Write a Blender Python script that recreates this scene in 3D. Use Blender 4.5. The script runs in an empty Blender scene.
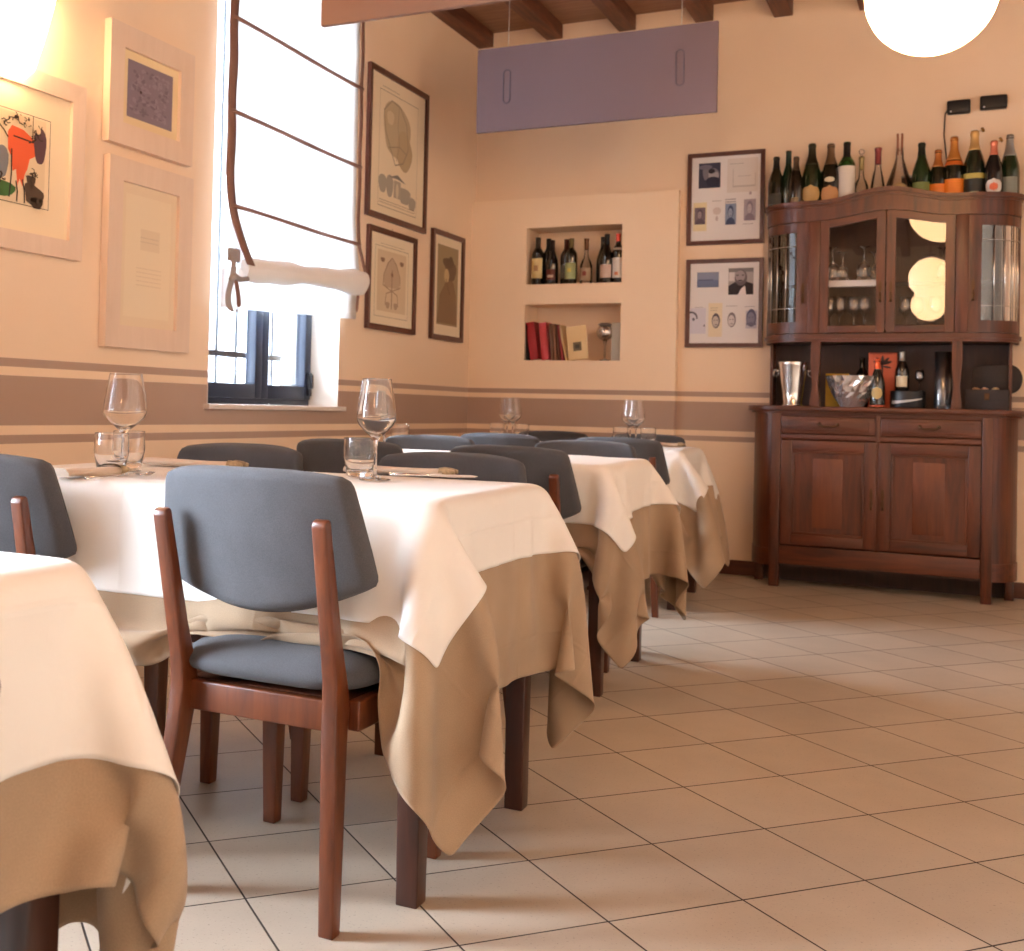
import bpy, bmesh, math, random
import numpy as np
from mathutils import Vector, Matrix
PI = math.pi
R = math.radians
C = bpy.context.scene.collection
random.seed(4)

# ------------------------------------------------------------------ materials
def nodes_of(m):
    m.use_nodes = True
    nt = m.node_tree
    return nt, nt.nodes, nt.links, nt.nodes.get('Principled BSDF')

def lin(c):
    return tuple((x/12.92 if x <= .04045 else ((x+.055)/1.055)**2.4) for x in c)

def rgb(r, g, b):
    return lin((r/255., g/255., b/255.))

def mat(name, col, rough=.6, metal=0., var=.0, vscale=8., bump=0., bscale=60., stretch=(1, 1, 1), spec=.5,
        emit=None, estr=0., trans=0., ior=1.45, sheen=0., coat=0., alpha=1.):
    m = bpy.data.materials.new(name)
    nt, N, L, b = nodes_of(m)
    b.inputs['Base Color'].default_value = (*col, 1)
    b.inputs['Roughness'].default_value = rough
    b.inputs['Metallic'].default_value = metal
    b.inputs['Specular IOR Level'].default_value = spec
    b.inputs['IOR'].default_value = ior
    b.inputs['Transmission Weight'].default_value = trans
    b.inputs['Sheen Weight'].default_value = sheen
    b.inputs['Coat Weight'].default_value = coat
    b.inputs['Coat Roughness'].default_value = .15
    if emit:
        b.inputs['Emission Color'].default_value = (*emit, 1)
        b.inputs['Emission Strength'].default_value = estr
    if var > 0 or bump > 0:
        tc = N.new('ShaderNodeTexCoord'); mp = N.new('ShaderNodeMapping')
        mp.inputs['Scale'].default_value = stretch
        L.new(tc.outputs['Object'], mp.inputs['Vector'])
    if var > 0:
        n = N.new('ShaderNodeTexNoise'); n.inputs['Scale'].default_value = vscale; n.inputs['Detail'].default_value = 6
        L.new(mp.outputs[0], n.inputs['Vector'])
        r = N.new('ShaderNodeMapRange'); r.inputs['From Min'].default_value = .3; r.inputs['From Max'].default_value = .7
        r.inputs['To Min'].default_value = 1-var; r.inputs['To Max'].default_value = 1+var
        L.new(n.outputs['Fac'], r.inputs['Value'])
        mx = N.new('ShaderNodeMix'); mx.data_type = 'RGBA'; mx.blend_type = 'MULTIPLY'; mx.inputs[0].default_value = 1
        mx.inputs[6].default_value = (*col, 1)
        L.new(r.outputs[0], mx.inputs[7]); L.new(mx.outputs[2], b.inputs['Base Color'])
    if bump > 0:
        n2 = N.new('ShaderNodeTexNoise'); n2.inputs['Scale'].default_value = bscale; n2.inputs['Detail'].default_value = 4
        L.new(mp.outputs[0], n2.inputs['Vector'])
        bp = N.new('ShaderNodeBump'); bp.inputs['Strength'].default_value = bump; bp.inputs['Distance'].default_value = .002
        L.new(n2.outputs['Fac'], bp.inputs['Height']); L.new(bp.outputs[0], b.inputs['Normal'])
    return m

def wood(name, dark, light, rough=.35, scale=5., along='z', coat=.2):
    m = bpy.data.materials.new(name)
    nt, N, L, b = nodes_of(m)
    tc = N.new('ShaderNodeTexCoord'); mp = N.new('ShaderNodeMapping')
    s = {'z': (9, 9, .9), 'x': (.9, 9, 9), 'y': (9, .9, 9)}[along]
    mp.inputs['Scale'].default_value = s
    L.new(tc.outputs['Object'], mp.inputs['Vector'])
    n = N.new('ShaderNodeTexNoise'); n.inputs['Scale'].default_value = scale; n.inputs['Detail'].default_value = 8
    n.inputs['Roughness'].default_value = .6; n.inputs['Distortion'].default_value = .6
    L.new(mp.outputs[0], n.inputs['Vector'])
    cr = N.new('ShaderNodeValToRGB'); cr.color_ramp.elements[0].position = .3; cr.color_ramp.elements[1].position = .72
    cr.color_ramp.elements[0].color = (*dark, 1); cr.color_ramp.elements[1].color = (*light, 1)
    L.new(n.outputs['Fac'], cr.inputs[0]); L.new(cr.outputs[0], b.inputs['Base Color'])
    b.inputs['Roughness'].default_value = rough; b.inputs['Coat Weight'].default_value = coat
    b.inputs['Coat Roughness'].default_value = .25
    bp = N.new('ShaderNodeBump'); bp.inputs['Strength'].default_value = .12; bp.inputs['Distance'].default_value = .001
    L.new(n.outputs['Fac'], bp.inputs['Height']); L.new(bp.outputs[0], b.inputs['Normal'])
    return m

def fabric(name, col, weave=900., var=.12, rough=.9, bump=.35, sheen=.2, crease=None, use_uv=False, transl=0.):
    m = bpy.data.materials.new(name)
    nt, N, L, b = nodes_of(m)
    tc = N.new('ShaderNodeTexCoord')
    src = tc.outputs['UV'] if use_uv else tc.outputs['Object']
    n = N.new('ShaderNodeTexNoise'); n.inputs['Scale'].default_value = weave*.35; n.inputs['Detail'].default_value = 3
    L.new(src, n.inputs['Vector'])
    n2 = N.new('ShaderNodeTexNoise'); n2.inputs['Scale'].default_value = 6; n2.inputs['Detail'].default_value = 5
    L.new(src, n2.inputs['Vector'])
    ad = N.new('ShaderNodeMath'); ad.operation = 'ADD'; L.new(n.outputs['Fac'], ad.inputs[0]); L.new(n2.outputs['Fac'], ad.inputs[1])
    r = N.new('ShaderNodeMapRange'); r.inputs['From Min'].default_value = .7; r.inputs['From Max'].default_value = 1.3
    r.inputs['To Min'].default_value = 1-var; r.inputs['To Max'].default_value = 1+var
    L.new(ad.outputs[0], r.inputs['Value'])
    mx = N.new('ShaderNodeMix'); mx.data_type = 'RGBA'; mx.blend_type = 'MULTIPLY'; mx.inputs[0].default_value = 1
    mx.inputs[6].default_value = (*col, 1)
    L.new(r.outputs[0], mx.inputs[7]); L.new(mx.outputs[2], b.inputs['Base Color'])
    b.inputs['Roughness'].default_value = rough; b.inputs['Sheen Weight'].default_value = sheen
    b.inputs['Specular IOR Level'].default_value = .2
    w = N.new('ShaderNodeTexNoise'); w.inputs['Scale'].default_value = weave; w.inputs['Detail'].default_value = 1
    L.new(src, w.inputs['Vector'])
    bp = N.new('ShaderNodeBump'); bp.inputs['Strength'].default_value = bump; bp.inputs['Distance'].default_value = .0008
    L.new(w.outputs['Fac'], bp.inputs['Height'])
    last = bp
    if crease:                                  # ironed fold lines every `crease` metres
        sp = N.new('ShaderNodeSeparateXYZ'); L.new(tc.outputs['UV'], sp.inputs[0])
        outs = []
        for ax in (0, 1):
            md = N.new('ShaderNodeMath'); md.operation = 'PINGPONG'; md.inputs[1].default_value = crease/2
            L.new(sp.outputs[ax], md.inputs[0])
            cl = N.new('ShaderNodeMapRange'); cl.inputs['From Min'].default_value = 0; cl.inputs['From Max'].default_value = .006
            L.new(md.outputs[0], cl.inputs['Value']); outs.append(cl)
        mn = N.new('ShaderNodeMath'); mn.operation = 'MINIMUM'
        L.new(outs[0].outputs[0], mn.inputs[0]); L.new(outs[1].outputs[0], mn.inputs[1])
        b2 = N.new('ShaderNodeBump'); b2.inputs['Strength'].default_value = .45; b2.inputs['Distance'].default_value = .002
        b2.invert = True
        L.new(mn.outputs[0], b2.inputs['Height']); L.new(bp.outputs[0], b2.inputs['Normal'])
        n3 = N.new('ShaderNodeTexNoise'); n3.inputs['Scale'].default_value = 14; n3.inputs['Detail'].default_value = 4
        n3.inputs['Distortion'].default_value = 1.2
        L.new(tc.outputs['UV'], n3.inputs['Vector'])
        b3 = N.new('ShaderNodeBump'); b3.inputs['Strength'].default_value = .25; b3.inputs['Distance'].default_value = .006
        L.new(n3.outputs['Fac'], b3.inputs['Height']); L.new(b2.outputs[0], b3.inputs['Normal'])
        last = b3
    L.new(last.outputs[0], b.inputs['Normal'])
    if transl > 0:
        t = N.new('ShaderNodeBsdfTranslucent'); t.inputs['Color'].default_value = (*col, 1)
        ms = N.new('ShaderNodeMixShader'); ms.inputs[0].default_value = transl
        out = N['Material Output']
        L.new(b.outputs[0], ms.inputs[1]); L.new(t.outputs[0], ms.inputs[2]); L.new(ms.outputs[0], out.inputs['Surface'])
    return m

def thin_glass(name, tint=(1, 1, 1), refl=1.0, rough=.0):
    m = bpy.data.materials.new(name); m.use_nodes = True
    nt = m.node_tree; N = nt.nodes; L = nt.links
    for n in list(N): N.remove(n)
    out = N.new('ShaderNodeOutputMaterial'); mx = N.new('ShaderNodeMixShader')
    t = N.new('ShaderNodeBsdfTransparent'); t.inputs[0].default_value = (*tint, 1)
    g = N.new('ShaderNodeBsdfGlossy'); g.inputs['Roughness'].default_value = rough
    f = N.new('ShaderNodeFresnel'); f.inputs[0].default_value = 1.5
    ml = N.new('ShaderNodeMath'); ml.operation = 'MULTIPLY'; ml.inputs[1].default_value = 1.6*refl; ml.use_clamp = True
    L.new(f.outputs[0], ml.inputs[0]); L.new(ml.outputs[0], mx.inputs[0])
    L.new(t.outputs[0], mx.inputs[1]); L.new(g.outputs[0], mx.inputs[2]); L.new(mx.outputs[0], out.inputs[0])
    return m

WALL_COL = rgb(236, 211, 184)
BAND_COL = rgb(176, 150, 134)
def wall_material(wc=None):
    wc = wc or WALL_COL
    m = bpy.data.materials.new('painted_plaster')
    nt, N, L, b = nodes_of(m)
    tc = N.new('ShaderNodeTexCoord'); sp = N.new('ShaderNodeSeparateXYZ'); L.new(tc.outputs['Object'], sp.inputs[0])
    acc = None
    for lo, hi in ((.770, .800), (.832, 1.001), (1.031, 1.060)):
        a = N.new('ShaderNodeMath'); a.operation = 'GREATER_THAN'; a.inputs[1].default_value = lo
        c = N.new('ShaderNodeMath'); c.operation = 'LESS_THAN'; c.inputs[1].default_value = hi
        L.new(sp.outputs[2], a.inputs[0]); L.new(sp.outputs[2], c.inputs[0])
        p = N.new('ShaderNodeMath'); p.operation = 'MULTIPLY'; L.new(a.outputs[0], p.inputs[0]); L.new(c.outputs[0], p.inputs[1])
        if acc is None: acc = p
        else:
            q = N.new('ShaderNodeMath'); q.operation = 'ADD'; L.new(acc.outputs[0], q.inputs[0]); L.new(p.outputs[0], q.inputs[1]); acc = q
    n = N.new('ShaderNodeTexNoise'); n.inputs['Scale'].default_value = 2.5; n.inputs['Detail'].default_value = 5
    L.new(tc.outputs['Object'], n.inputs['Vector'])
    r = N.new('ShaderNodeMapRange'); r.inputs['To Min'].default_value = .95; r.inputs['To Max'].default_value = 1.05
    L.new(n.outputs['Fac'], r.inputs['Value'])
    mx = N.new('ShaderNodeMix'); mx.data_type = 'RGBA'; mx.inputs[6].default_value = (*wc, 1); mx.inputs[7].default_value = (*BAND_COL, 1)
    L.new(acc.outputs[0], mx.inputs[0])
    m2 = N.new('ShaderNodeMix'); m2.data_type = 'RGBA'; m2.blend_type = 'MULTIPLY'; m2.inputs[0].default_value = 1
    L.new(mx.outputs[2], m2.inputs[6]); L.new(r.outputs[0], m2.inputs[7]); L.new(m2.outputs[2], b.inputs['Base Color'])
    b.inputs['Roughness'].default_value = .75; b.inputs['Specular IOR Level'].default_value = .25
    n2 = N.new('ShaderNodeTexNoise'); n2.inputs['Scale'].default_value = 45; n2.inputs['Detail'].default_value = 4
    L.new(tc.outputs['Object'], n2.inputs['Vector'])
    bp = N.new('ShaderNodeBump'); bp.inputs['Strength'].default_value = .12; bp.inputs['Distance'].default_value = .003
    L.new(n2.outputs['Fac'], bp.inputs['Height']); L.new(bp.outputs[0], b.inputs['Normal'])
    return m

def floor_material():
    S = .30; ox, oy = 2.53884384, -5.10662052; I = (.6654, .7465); J = (-.7465, .6654)
    m = bpy.data.materials.new('floor_tiles')
    nt, N, L, b = nodes_of(m)
    def M(op, a, c=None, clamp=False):
        n = N.new('ShaderNodeMath'); n.operation = op; n.use_clamp = clamp
        for i, v in enumerate((a, c)):
            if v is None: continue
            if isinstance(v, (int, float)): n.inputs[i].default_value = v
            else: L.new(v, n.inputs[i])
        return n.outputs[0]
    tc = N.new('ShaderNodeTexCoord'); sp = N.new('ShaderNodeSeparateXYZ'); L.new(tc.outputs['Object'], sp.inputs[0])
    x = M('SUBTRACT', sp.outputs[0], ox); y = M('SUBTRACT', sp.outputs[1], oy)
    u = M('DIVIDE', M('ADD', M('MULTIPLY', x, I[0]), M('MULTIPLY', y, I[1])), S)
    v = M('DIVIDE', M('ADD', M('MULTIPLY', x, J[0]), M('MULTIPLY', y, J[1])), S)
    du = M('PINGPONG', u, .5); dv = M('PINGPONG', v, .5)
    d = M('MULTIPLY', M('MINIMUM', du, dv), S)
    line = N.new('ShaderNodeMapRange'); line.inputs['From Min'].default_value = .0014; line.inputs['From Max'].default_value = .0026
    L.new(d, line.inputs['Value'])
    cmb = N.new('ShaderNodeCombineXYZ'); L.new(M('FLOOR', u), cmb.inputs[0]); L.new(M('FLOOR', v), cmb.inputs[1])
    wn = N.new('ShaderNodeTexWhiteNoise'); wn.noise_dimensions = '2D'; L.new(cmb.outputs[0], wn.inputs['Vector'])
    tv = N.new('ShaderNodeMapRange'); tv.inputs['To Min'].default_value = .93; tv.inputs['To Max'].default_value = 1.05
    L.new(wn.outputs['Value'], tv.inputs['Value'])
    n = N.new('ShaderNodeTexNoise'); n.inputs['Scale'].default_value = 3.; n.inputs['Detail'].default_value = 7; n.inputs['Roughness'].default_value = .65
    L.new(tc.outputs['Object'], n.inputs['Vector'])
    nv = N.new('ShaderNodeMapRange'); nv.inputs['From Min'].default_value = .3; nv.inputs['From Max'].default_value = .7
    nv.inputs['To Min'].default_value = .9; nv.inputs['To Max'].default_value = 1.07
    L.new(n.outputs['Fac'], nv.inputs['Value'])
    s = N.new('ShaderNodeTexNoise'); s.inputs['Scale'].default_value = 170; s.inputs['Detail'].default_value = 2
    L.new(tc.outputs['Object'], s.inputs['Vector'])
    sv = N.new('ShaderNodeMapRange'); sv.inputs['From Min'].default_value = .62; sv.inputs['From Max'].default_value = .72
    sv.inputs['To Min'].default_value = 1; sv.inputs['To Max'].default_value = .72
    L.new(s.outputs['Fac'], sv.inputs['Value'])
    k = M('MULTIPLY', M('MULTIPLY', tv.outputs[0], nv.outputs[0]), sv.outputs[0])
    tile = N.new('ShaderNodeMix'); tile.data_type = 'RGBA'; tile.blend_type = 'MULTIPLY'; tile.inputs[0].default_value = 1
    tile.inputs[6].default_value = (*rgb(184, 170, 152), 1); L.new(k, tile.inputs[7])
    mx = N.new('ShaderNodeMix'); mx.data_type = 'RGBA'; mx.inputs[6].default_value = (*rgb(48, 38, 32), 1)
    L.new(line.outputs[0], mx.inputs[0]); L.new(tile.outputs[2], mx.inputs[7]); L.new(mx.outputs[2], b.inputs['Base Color'])
    rr = N.new('ShaderNodeMapRange'); rr.inputs['To Min'].default_value = .9; rr.inputs['To Max'].default_value = .42
    L.new(line.outputs[0], rr.inputs['Value']); L.new(rr.outputs[0], b.inputs['Roughness'])
    bp = N.new('ShaderNodeBump'); bp.inputs['Strength'].default_value = .5; bp.inputs['Distance'].default_value = .002
    hh = M('ADD', line.outputs[0], M('MULTIPLY', s.outputs['Fac'], .12))
    L.new(hh, bp.inputs['Height']); L.new(bp.outputs[0], b.inputs['Normal'])
    return m

M_ = {}
M_['wall'] = wall_material(); M_['wall_lit'] = wall_material(rgb(243, 220, 194))  # lighter copy: brighter light on the raised section tinted into its wall colour
M_['floor'] = floor_material()
M_['plain'] = mat('plain_plaster', WALL_COL, .75, var=.03, vscale=3, bump=.1, bscale=45)
M_['reveal'] = mat('window_reveal_plaster', rgb(240, 232, 222), .7)
M_['beam'] = wood('ceiling_beam_wood', rgb(74, 40, 26), rgb(122, 70, 44), .6, 4, 'y', 0)
M_['plank'] = wood('ceiling_plank_wood', rgb(128, 92, 70), rgb(160, 120, 94), .7, 3, 'x', 0)
M_['base'] = wood('baseboard_wood', rgb(70, 36, 24), rgb(100, 52, 34), .4, 5, 'x')
M_['walnut'] = wood('chair_walnut', rgb(66, 30, 12), rgb(108, 54, 24), .36, 4, 'z', .12)
M_['tableleg'] = wood('table_dark_wood', rgb(42, 19, 11), rgb(70, 34, 19), .4, 4, 'z', .1)
M_['grey'] = fabric('chair_grey_wool', rgb(77, 77, 80), 1500, .25, .95, .6, .08)
M_['white'] = fabric('white_tablecloth_cotton', rgb(235, 231, 225), 1800, .015, .85, .12, .1, crease=.38, use_uv=True, transl=.12)
M_['linen'] = fabric('taupe_linen', rgb(164, 139, 113), 1300, .16, .9, .5, .15, crease=.34, use_uv=True, transl=.1)
M_['napkin'] = fabric('napkin_linen', rgb(205, 188, 170), 1500, .06, .9, .4, .1)
M_['lace'] = fabric('napkin_lace', rgb(150, 132, 104), 200, .9, .9, .9, .1)
M_['glass'] = mat('clear_glass', (1, 1, 1), 0., trans=1., ior=1.45)
M_['thin'] = thin_glass('cabinet_glassware', (.99, .99, .99), 2.2, .15)
M_['pane'] = thin_glass('window_pane_glass', (.98, .99, 1), .6)
M_['doorpane'] = thin_glass('cabinet_door_glass', (.93, .92, .9), 1.0)
M_['bevel'] = thin_glass('bevelled_cabinet_glass', (.8, .8, .78), 1.2, .03)
M_['dark'] = mat('dark_window_paint', rgb(28, 34, 48), .35)
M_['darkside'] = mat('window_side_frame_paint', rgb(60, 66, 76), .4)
M_['grille'] = mat('outside_iron', rgb(70, 76, 84), .6)
M_['marble'] = mat('sill_marble', rgb(225, 216, 208), .3, var=.05, vscale=7)
M_['steel'] = mat('steel', (.72, .72, .72), .22, 1.)
M_['cutlery'] = mat('cutlery_steel', (.75, .75, .75), .2, 1.)
M_['brass'] = mat('aged_brass', rgb(84, 58, 36), .45, .7)
M_['sb'] = wood('sideboard_wood_upright', rgb(56, 24, 8), rgb(102, 48, 20), .38, 3.2, 'z', .08)
M_['sbx'] = wood('sideboard_wood_lengthwise', rgb(58, 25, 9), rgb(102, 48, 21), .38, 3.2, 'x', .08)
M_['sbp'] = wood('sideboard_panel_light', rgb(78, 36, 14), rgb(116, 58, 26), .38, 2.5, 'z', .08)
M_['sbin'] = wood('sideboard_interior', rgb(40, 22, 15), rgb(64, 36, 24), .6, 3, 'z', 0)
M_['frame_dark'] = wood('picture_frame_dark_wood', rgb(64, 30, 22), rgb(92, 46, 32), .35, 4, 'z')
M_['frame_pale'] = wood('picture_frame_pale_wood', rgb(220, 196, 176), rgb(226, 203, 184), .5, 4, 'z', 0)
M_['paper'] = mat('warm_paper', rgb(232, 218, 192), .8)
M_['paperw'] = mat('white_paper', rgb(226, 224, 226), .8)
M_['panel'] = mat('acoustic_panel_violet', rgb(120, 105, 114), .9, bump=.2, bscale=300)
M_['panelb'] = mat('acoustic_panel_taupe', rgb(138, 110, 98), .9, bump=.2, bscale=300)
M_['slot'] = mat('panel_slot_bezel', rgb(96, 90, 104), .6)
M_['wire'] = mat('steel_wire', (.5, .48, .45), .4, .8)
M_['globe'] = mat('opal_globe', (1, .95, .88), .4, emit=(1, .56, .26), estr=19.0)
M_['sconce'] = mat('sconce_glow', (1, .9, .75), .6, emit=(1, .60, .30), estr=20.0)
M_['plastic'] = mat('black_plastic', rgb(22, 22, 26), .4)
M_['blind'] = fabric('blind_white_cotton', rgb(244, 244, 244), 900, .01, .9, .1, 0, transl=.55)
M_['blindroll'] = fabric('blind_rolled_cotton', rgb(240, 238, 236), 900, .02, .9, .3, 0, transl=.12)
M_['tape'] = mat('blind_taupe_tape', rgb(128, 96, 84), .85, bump=.3, bscale=400)
M_['tapegrey'] = mat('blind_grey_tape', rgb(150, 142, 140), .85)

# ------------------------------------------------------------------ mesh helpers
class MB:
    """collects shapes in one bmesh; material index per face"""
    def __init__(s): s.bm = bmesh.new(); s.mats = []
    def mi(s, m):
        if m not in s.mats: s.mats.append(m)
        return s.mats.index(m)
    def faces(s, verts, faces, m, smooth=False):
        k = s.mi(m); vs = [s.bm.verts.new(v) for v in verts]
        for f in faces:
            try:
                q = s.bm.faces.new([vs[i] for i in f]); q.material_index = k; q.smooth = smooth
            except ValueError: pass
        return vs
    def box(s, x0, x1, y0, y1, z0, z1, m, bev=0., seg=2, mtx=None):
        tb = bmesh.new()
        vs = [tb.verts.new(p) for p in ((x0,y0,z0),(x1,y0,z0),(x1,y1,z0),(x0,y1,z0),(x0,y0,z1),(x1,y0,z1),(x1,y1,z1),(x0,y1,z1))]
        for f in ((0,3,2,1),(4,5,6,7),(0,1,5,4),(1,2,6,5),(2,3,7,6),(3,0,4,7)): tb.faces.new([vs[i] for i in f])
        if bev > 0: bmesh.ops.bevel(tb, geom=list(tb.edges)+list(tb.verts), offset=bev, segments=seg, affect='EDGES', profile=.6)
        s.merge(tb, m, bev > 0, mtx)
    def merge(s, tb, m, smooth=False, mtx=None):
        tb.verts.index_update()
        vs = [(mtx @ v.co if mtx else v.co.copy()) for v in tb.verts]
        s.faces(vs, [[v.index for v in f.verts] for f in tb.faces], m, smooth); tb.free()
    def prism(s, pts, axis, a, b, m, bev=0., smooth=False):
        """pts 2-D outline; axis 'x'|'y'|'z' extruded a..b"""
        def P(p, t):
            return {'x': (t, p[0], p[1]), 'y': (p[0], t, p[1]), 'z': (p[0], p[1], t)}[axis]
        tb = bmesh.new(); n = len(pts)
        v0 = [tb.verts.new(P(p, a)) for p in pts]; v1 = [tb.verts.new(P(p, b)) for p in pts]
        tb.faces.new(v0); tb.faces.new(v1[::-1])
        for i in range(n): tb.faces.new((v0[i], v1[i], v1[(i+1) % n], v0[(i+1) % n]))
        bmesh.ops.recalc_face_normals(tb, faces=tb.faces)
        if bev > 0: bmesh.ops.bevel(tb, geom=list(tb.edges), offset=bev, segments=2, affect='EDGES', profile=.6, clamp_overlap=True)
        s.merge(tb, m, smooth or bev > 0)
    def lathe(s, prof, m, seg=32, c=(0, 0, 0), smooth=True, sx=1., sy=1., a0=0., a1=2*PI, mtx=None):
        full = abs(a1-a0-2*PI) < 1e-6; n = seg if full else seg+1
        vs = []; fs = []
        for (r, z) in prof:
            for i in range(n):
                a = a0+(a1-a0)*i/seg; p = Vector((c[0]+r*math.cos(a)*sx, c[1]+r*math.sin(a)*sy, c[2]+z))
                vs.append(mtx @ p if mtx else p)
        for j in range(len(prof)-1):
            for i in range(seg):
                i2 = (i+1) % n if full else i+1
                fs.append((j*n+i, j*n+i2, (j+1)*n+i2, (j+1)*n+i))
        if full:
            if prof[0][0] > 1e-6: fs.append(tuple(range(n))[::-1])
            if prof[-1][0] > 1e-6: fs.append(tuple(range((len(prof)-1)*n, len(prof)*n)))
        s.faces(vs, fs, m, smooth)
    def tube(s, pts, r, m, seg=8, closed=False, caps=True, flat=None):
        pts = [Vector(p) for p in pts]; n = len(pts); vs = []; fs = []
        rr = r if isinstance(r, (list, tuple)) else [r]*n
        up = None
        for i, p in enumerate(pts):
            t = (pts[(i+1) % n]-pts[i-1]) if closed else (pts[min(i+1, n-1)]-pts[max(i-1, 0)])
            t.normalize()
            if up is None:
                up = Vector((0, 0, 1)) if abs(t.z) < .9 else Vector((1, 0, 0))
            x = t.cross(up).normalized(); up = x.cross(t).normalized()
            for k in range(seg):
                a = 2*PI*k/seg
                f = flat or 1.
                vs.append(p+x*rr[i]*math.cos(a)+up*rr[i]*f*math.sin(a))
        for i in range(n if closed else n-1):
            for k in range(seg):
                fs.append((i*seg+k, i*seg+(k+1) % seg, ((i+1) % n)*seg+(k+1) % seg, ((i+1) % n)*seg+k))
        if caps and not closed:
            fs.append(tuple(range(seg))[::-1]); fs.append(tuple(range((n-1)*seg, n*seg)))
        s.faces(vs, fs, m, True)
    def grid(s, P, m, smooth=True, flip=False):
        """P: list of rows of points"""
        nu, nv = len(P), len(P[0]); vs = [p for row in P for p in row]; fs = []
        for i in range(nu-1):
            for j in range(nv-1):
                f = (i*nv+j, (i+1)*nv+j, (i+1)*nv+j+1, i*nv+j+1)
                fs.append(f[::-1] if flip else f)
        s.faces(vs, fs, m, smooth)
    def build(s, name, parent=None, weld=False, loc=None, recalc=False):
        if weld: bmesh.ops.remove_doubles(s.bm, verts=s.bm.verts, dist=1e-5)
        if recalc: bmesh.ops.recalc_face_normals(s.bm, faces=s.bm.faces)
        me = bpy.data.meshes.new(name); s.bm.to_mesh(me); s.bm.free()
        for m in s.mats: me.materials.append(m)
        o = bpy.data.objects.new(name, me); C.objects.link(o)
        if parent: o.parent = parent
        if loc: o.location = loc
        return o

def thing(name, label, cat, loc=(0, 0, 0), rz=0., group=None):
    o = bpy.data.objects.new(name, None); C.objects.link(o); o.empty_display_size = .05
    o.location = loc; o.rotation_euler = (0, 0, rz)
    o['label'] = label; o['category'] = cat
    if group: o['group'] = group
    return o
def tag(o, label, cat, group=None):
    o['label'] = label; o['category'] = cat
    if group: o['group'] = group
    return o
def struct(o): o['kind'] = 'structure'; return o
def copy_tree(o, parent=None):
    c = o.copy(); C.objects.link(c); c.parent = parent
    for ch in list(o.children): copy_tree(ch, c)
    return c
def kids(o): return list(o.children)

# ------------------------------------------------------------------ room shell
W = 6.2; Y0 = -11.6; H = 3.36
# floor
b = MB(); b.box(-.4, W+.2, Y0-.2, .2, -.12, 0, M_['floor']); struct(b.build('floor'))
# ceiling planks and wall sections
b = MB(); b.box(-.4, W+.2, Y0-.2, .2, H, H+.1, M_['plank']); struct(b.build('ceiling'))
WIN = [(-2.93, -1.785, .92, 3.02), (-8.5, -5.7, .5, 2.85)]
b = MB()
cuts = [Y0-.2, WIN[1][0], WIN[1][1], WIN[0][0], WIN[0][1], .2]
b.box(-.35, 0, cuts[0], cuts[1], 0, H, M_['wall']); b.box(-.35, 0, cuts[2], cuts[3], 0, H, M_['wall'])
b.box(-.35, 0, cuts[4], 0, 0, H, M_['wall'])
for (ya, yb, za, zb) in WIN:
    b.box(-.35, 0, ya, yb, 0, za-.02, M_['wall']); b.box(-.35, 0, ya, yb, zb, H, M_['wall'])
struct(b.build('wall_left'))
PT = .06; ND = .18                          # raised section thickness, niche recess into the wall
nx0, nx1 = .375, .988; nA = (1.715, 2.072); nB = (1.239, 1.590)
b = MB(); w = M_['wall']
b.box(-.35, W+.2, ND, .28, 0, H, w)
b.box(-.35, nx0, 0, ND, 0, H, w); b.box(nx1, W+.2, 0, ND, 0, H, w)
b.box(nx0, nx1, 0, ND, 0, nB[0], w); b.box(nx0, nx1, 0, ND, nB[1], nA[0], w); b.box(nx0, nx1, 0, ND, nA[1], H, w)
struct(b.build('wall_back'))
b = MB(); b.box(W, W+.2, Y0, 0, 0, H, M_['wall']); struct(b.build('wall_right'))
b = MB(); b.box(0, W, Y0-.2, Y0, 0, H, M_['wall']); struct(b.build('wall_front'))
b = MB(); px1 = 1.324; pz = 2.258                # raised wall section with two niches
b.box(0, nx0, -PT, 0, 0, pz, M_['wall_lit']); b.box(nx1, px1, -PT, 0, 0, pz, M_['wall_lit'])
b.box(nx0, nx1, -PT, 0, 0, nB[0], M_['wall_lit']); b.box(nx0, nx1, -PT, 0, nB[1], nA[0], M_['wall_lit']); b.box(nx0, nx1, -PT, 0, nA[1], pz, M_['wall_lit'])
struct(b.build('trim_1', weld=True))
# baseboards
b = MB(); b.box(0, px1+.012, -PT-.012, -PT, 0, .085, M_['base'], .003); b.box(px1, W, -.012, 0, 0, .085, M_['base'], .003)
struct(b.build('baseboard_back'))
b = MB(); b.box(0, .012, Y0, -PT-.013, 0, .085, M_['base'], .003); struct(b.build('baseboard_left'))

# ------------------------------------------------------------------ ceiling beams
for i, (xr, zb) in enumerate([(.095, 3.268), (.560, 3.268), (1.026, 3.265), (1.490, 3.262), (1.940, 3.235), (2.400, 3.215),
                              (2.87, 3.215), (3.34, 3.215), (3.81, 3.215), (4.28, 3.215), (4.75, 3.215), (5.22, 3.215), (5.69, 3.215)]):
    b = MB(); b.box(xr-.10, xr+.005, Y0, -.001, zb, H+.02, M_['beam'], .006)
    struct(b.build('trim_%d' % (i+2)))

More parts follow.
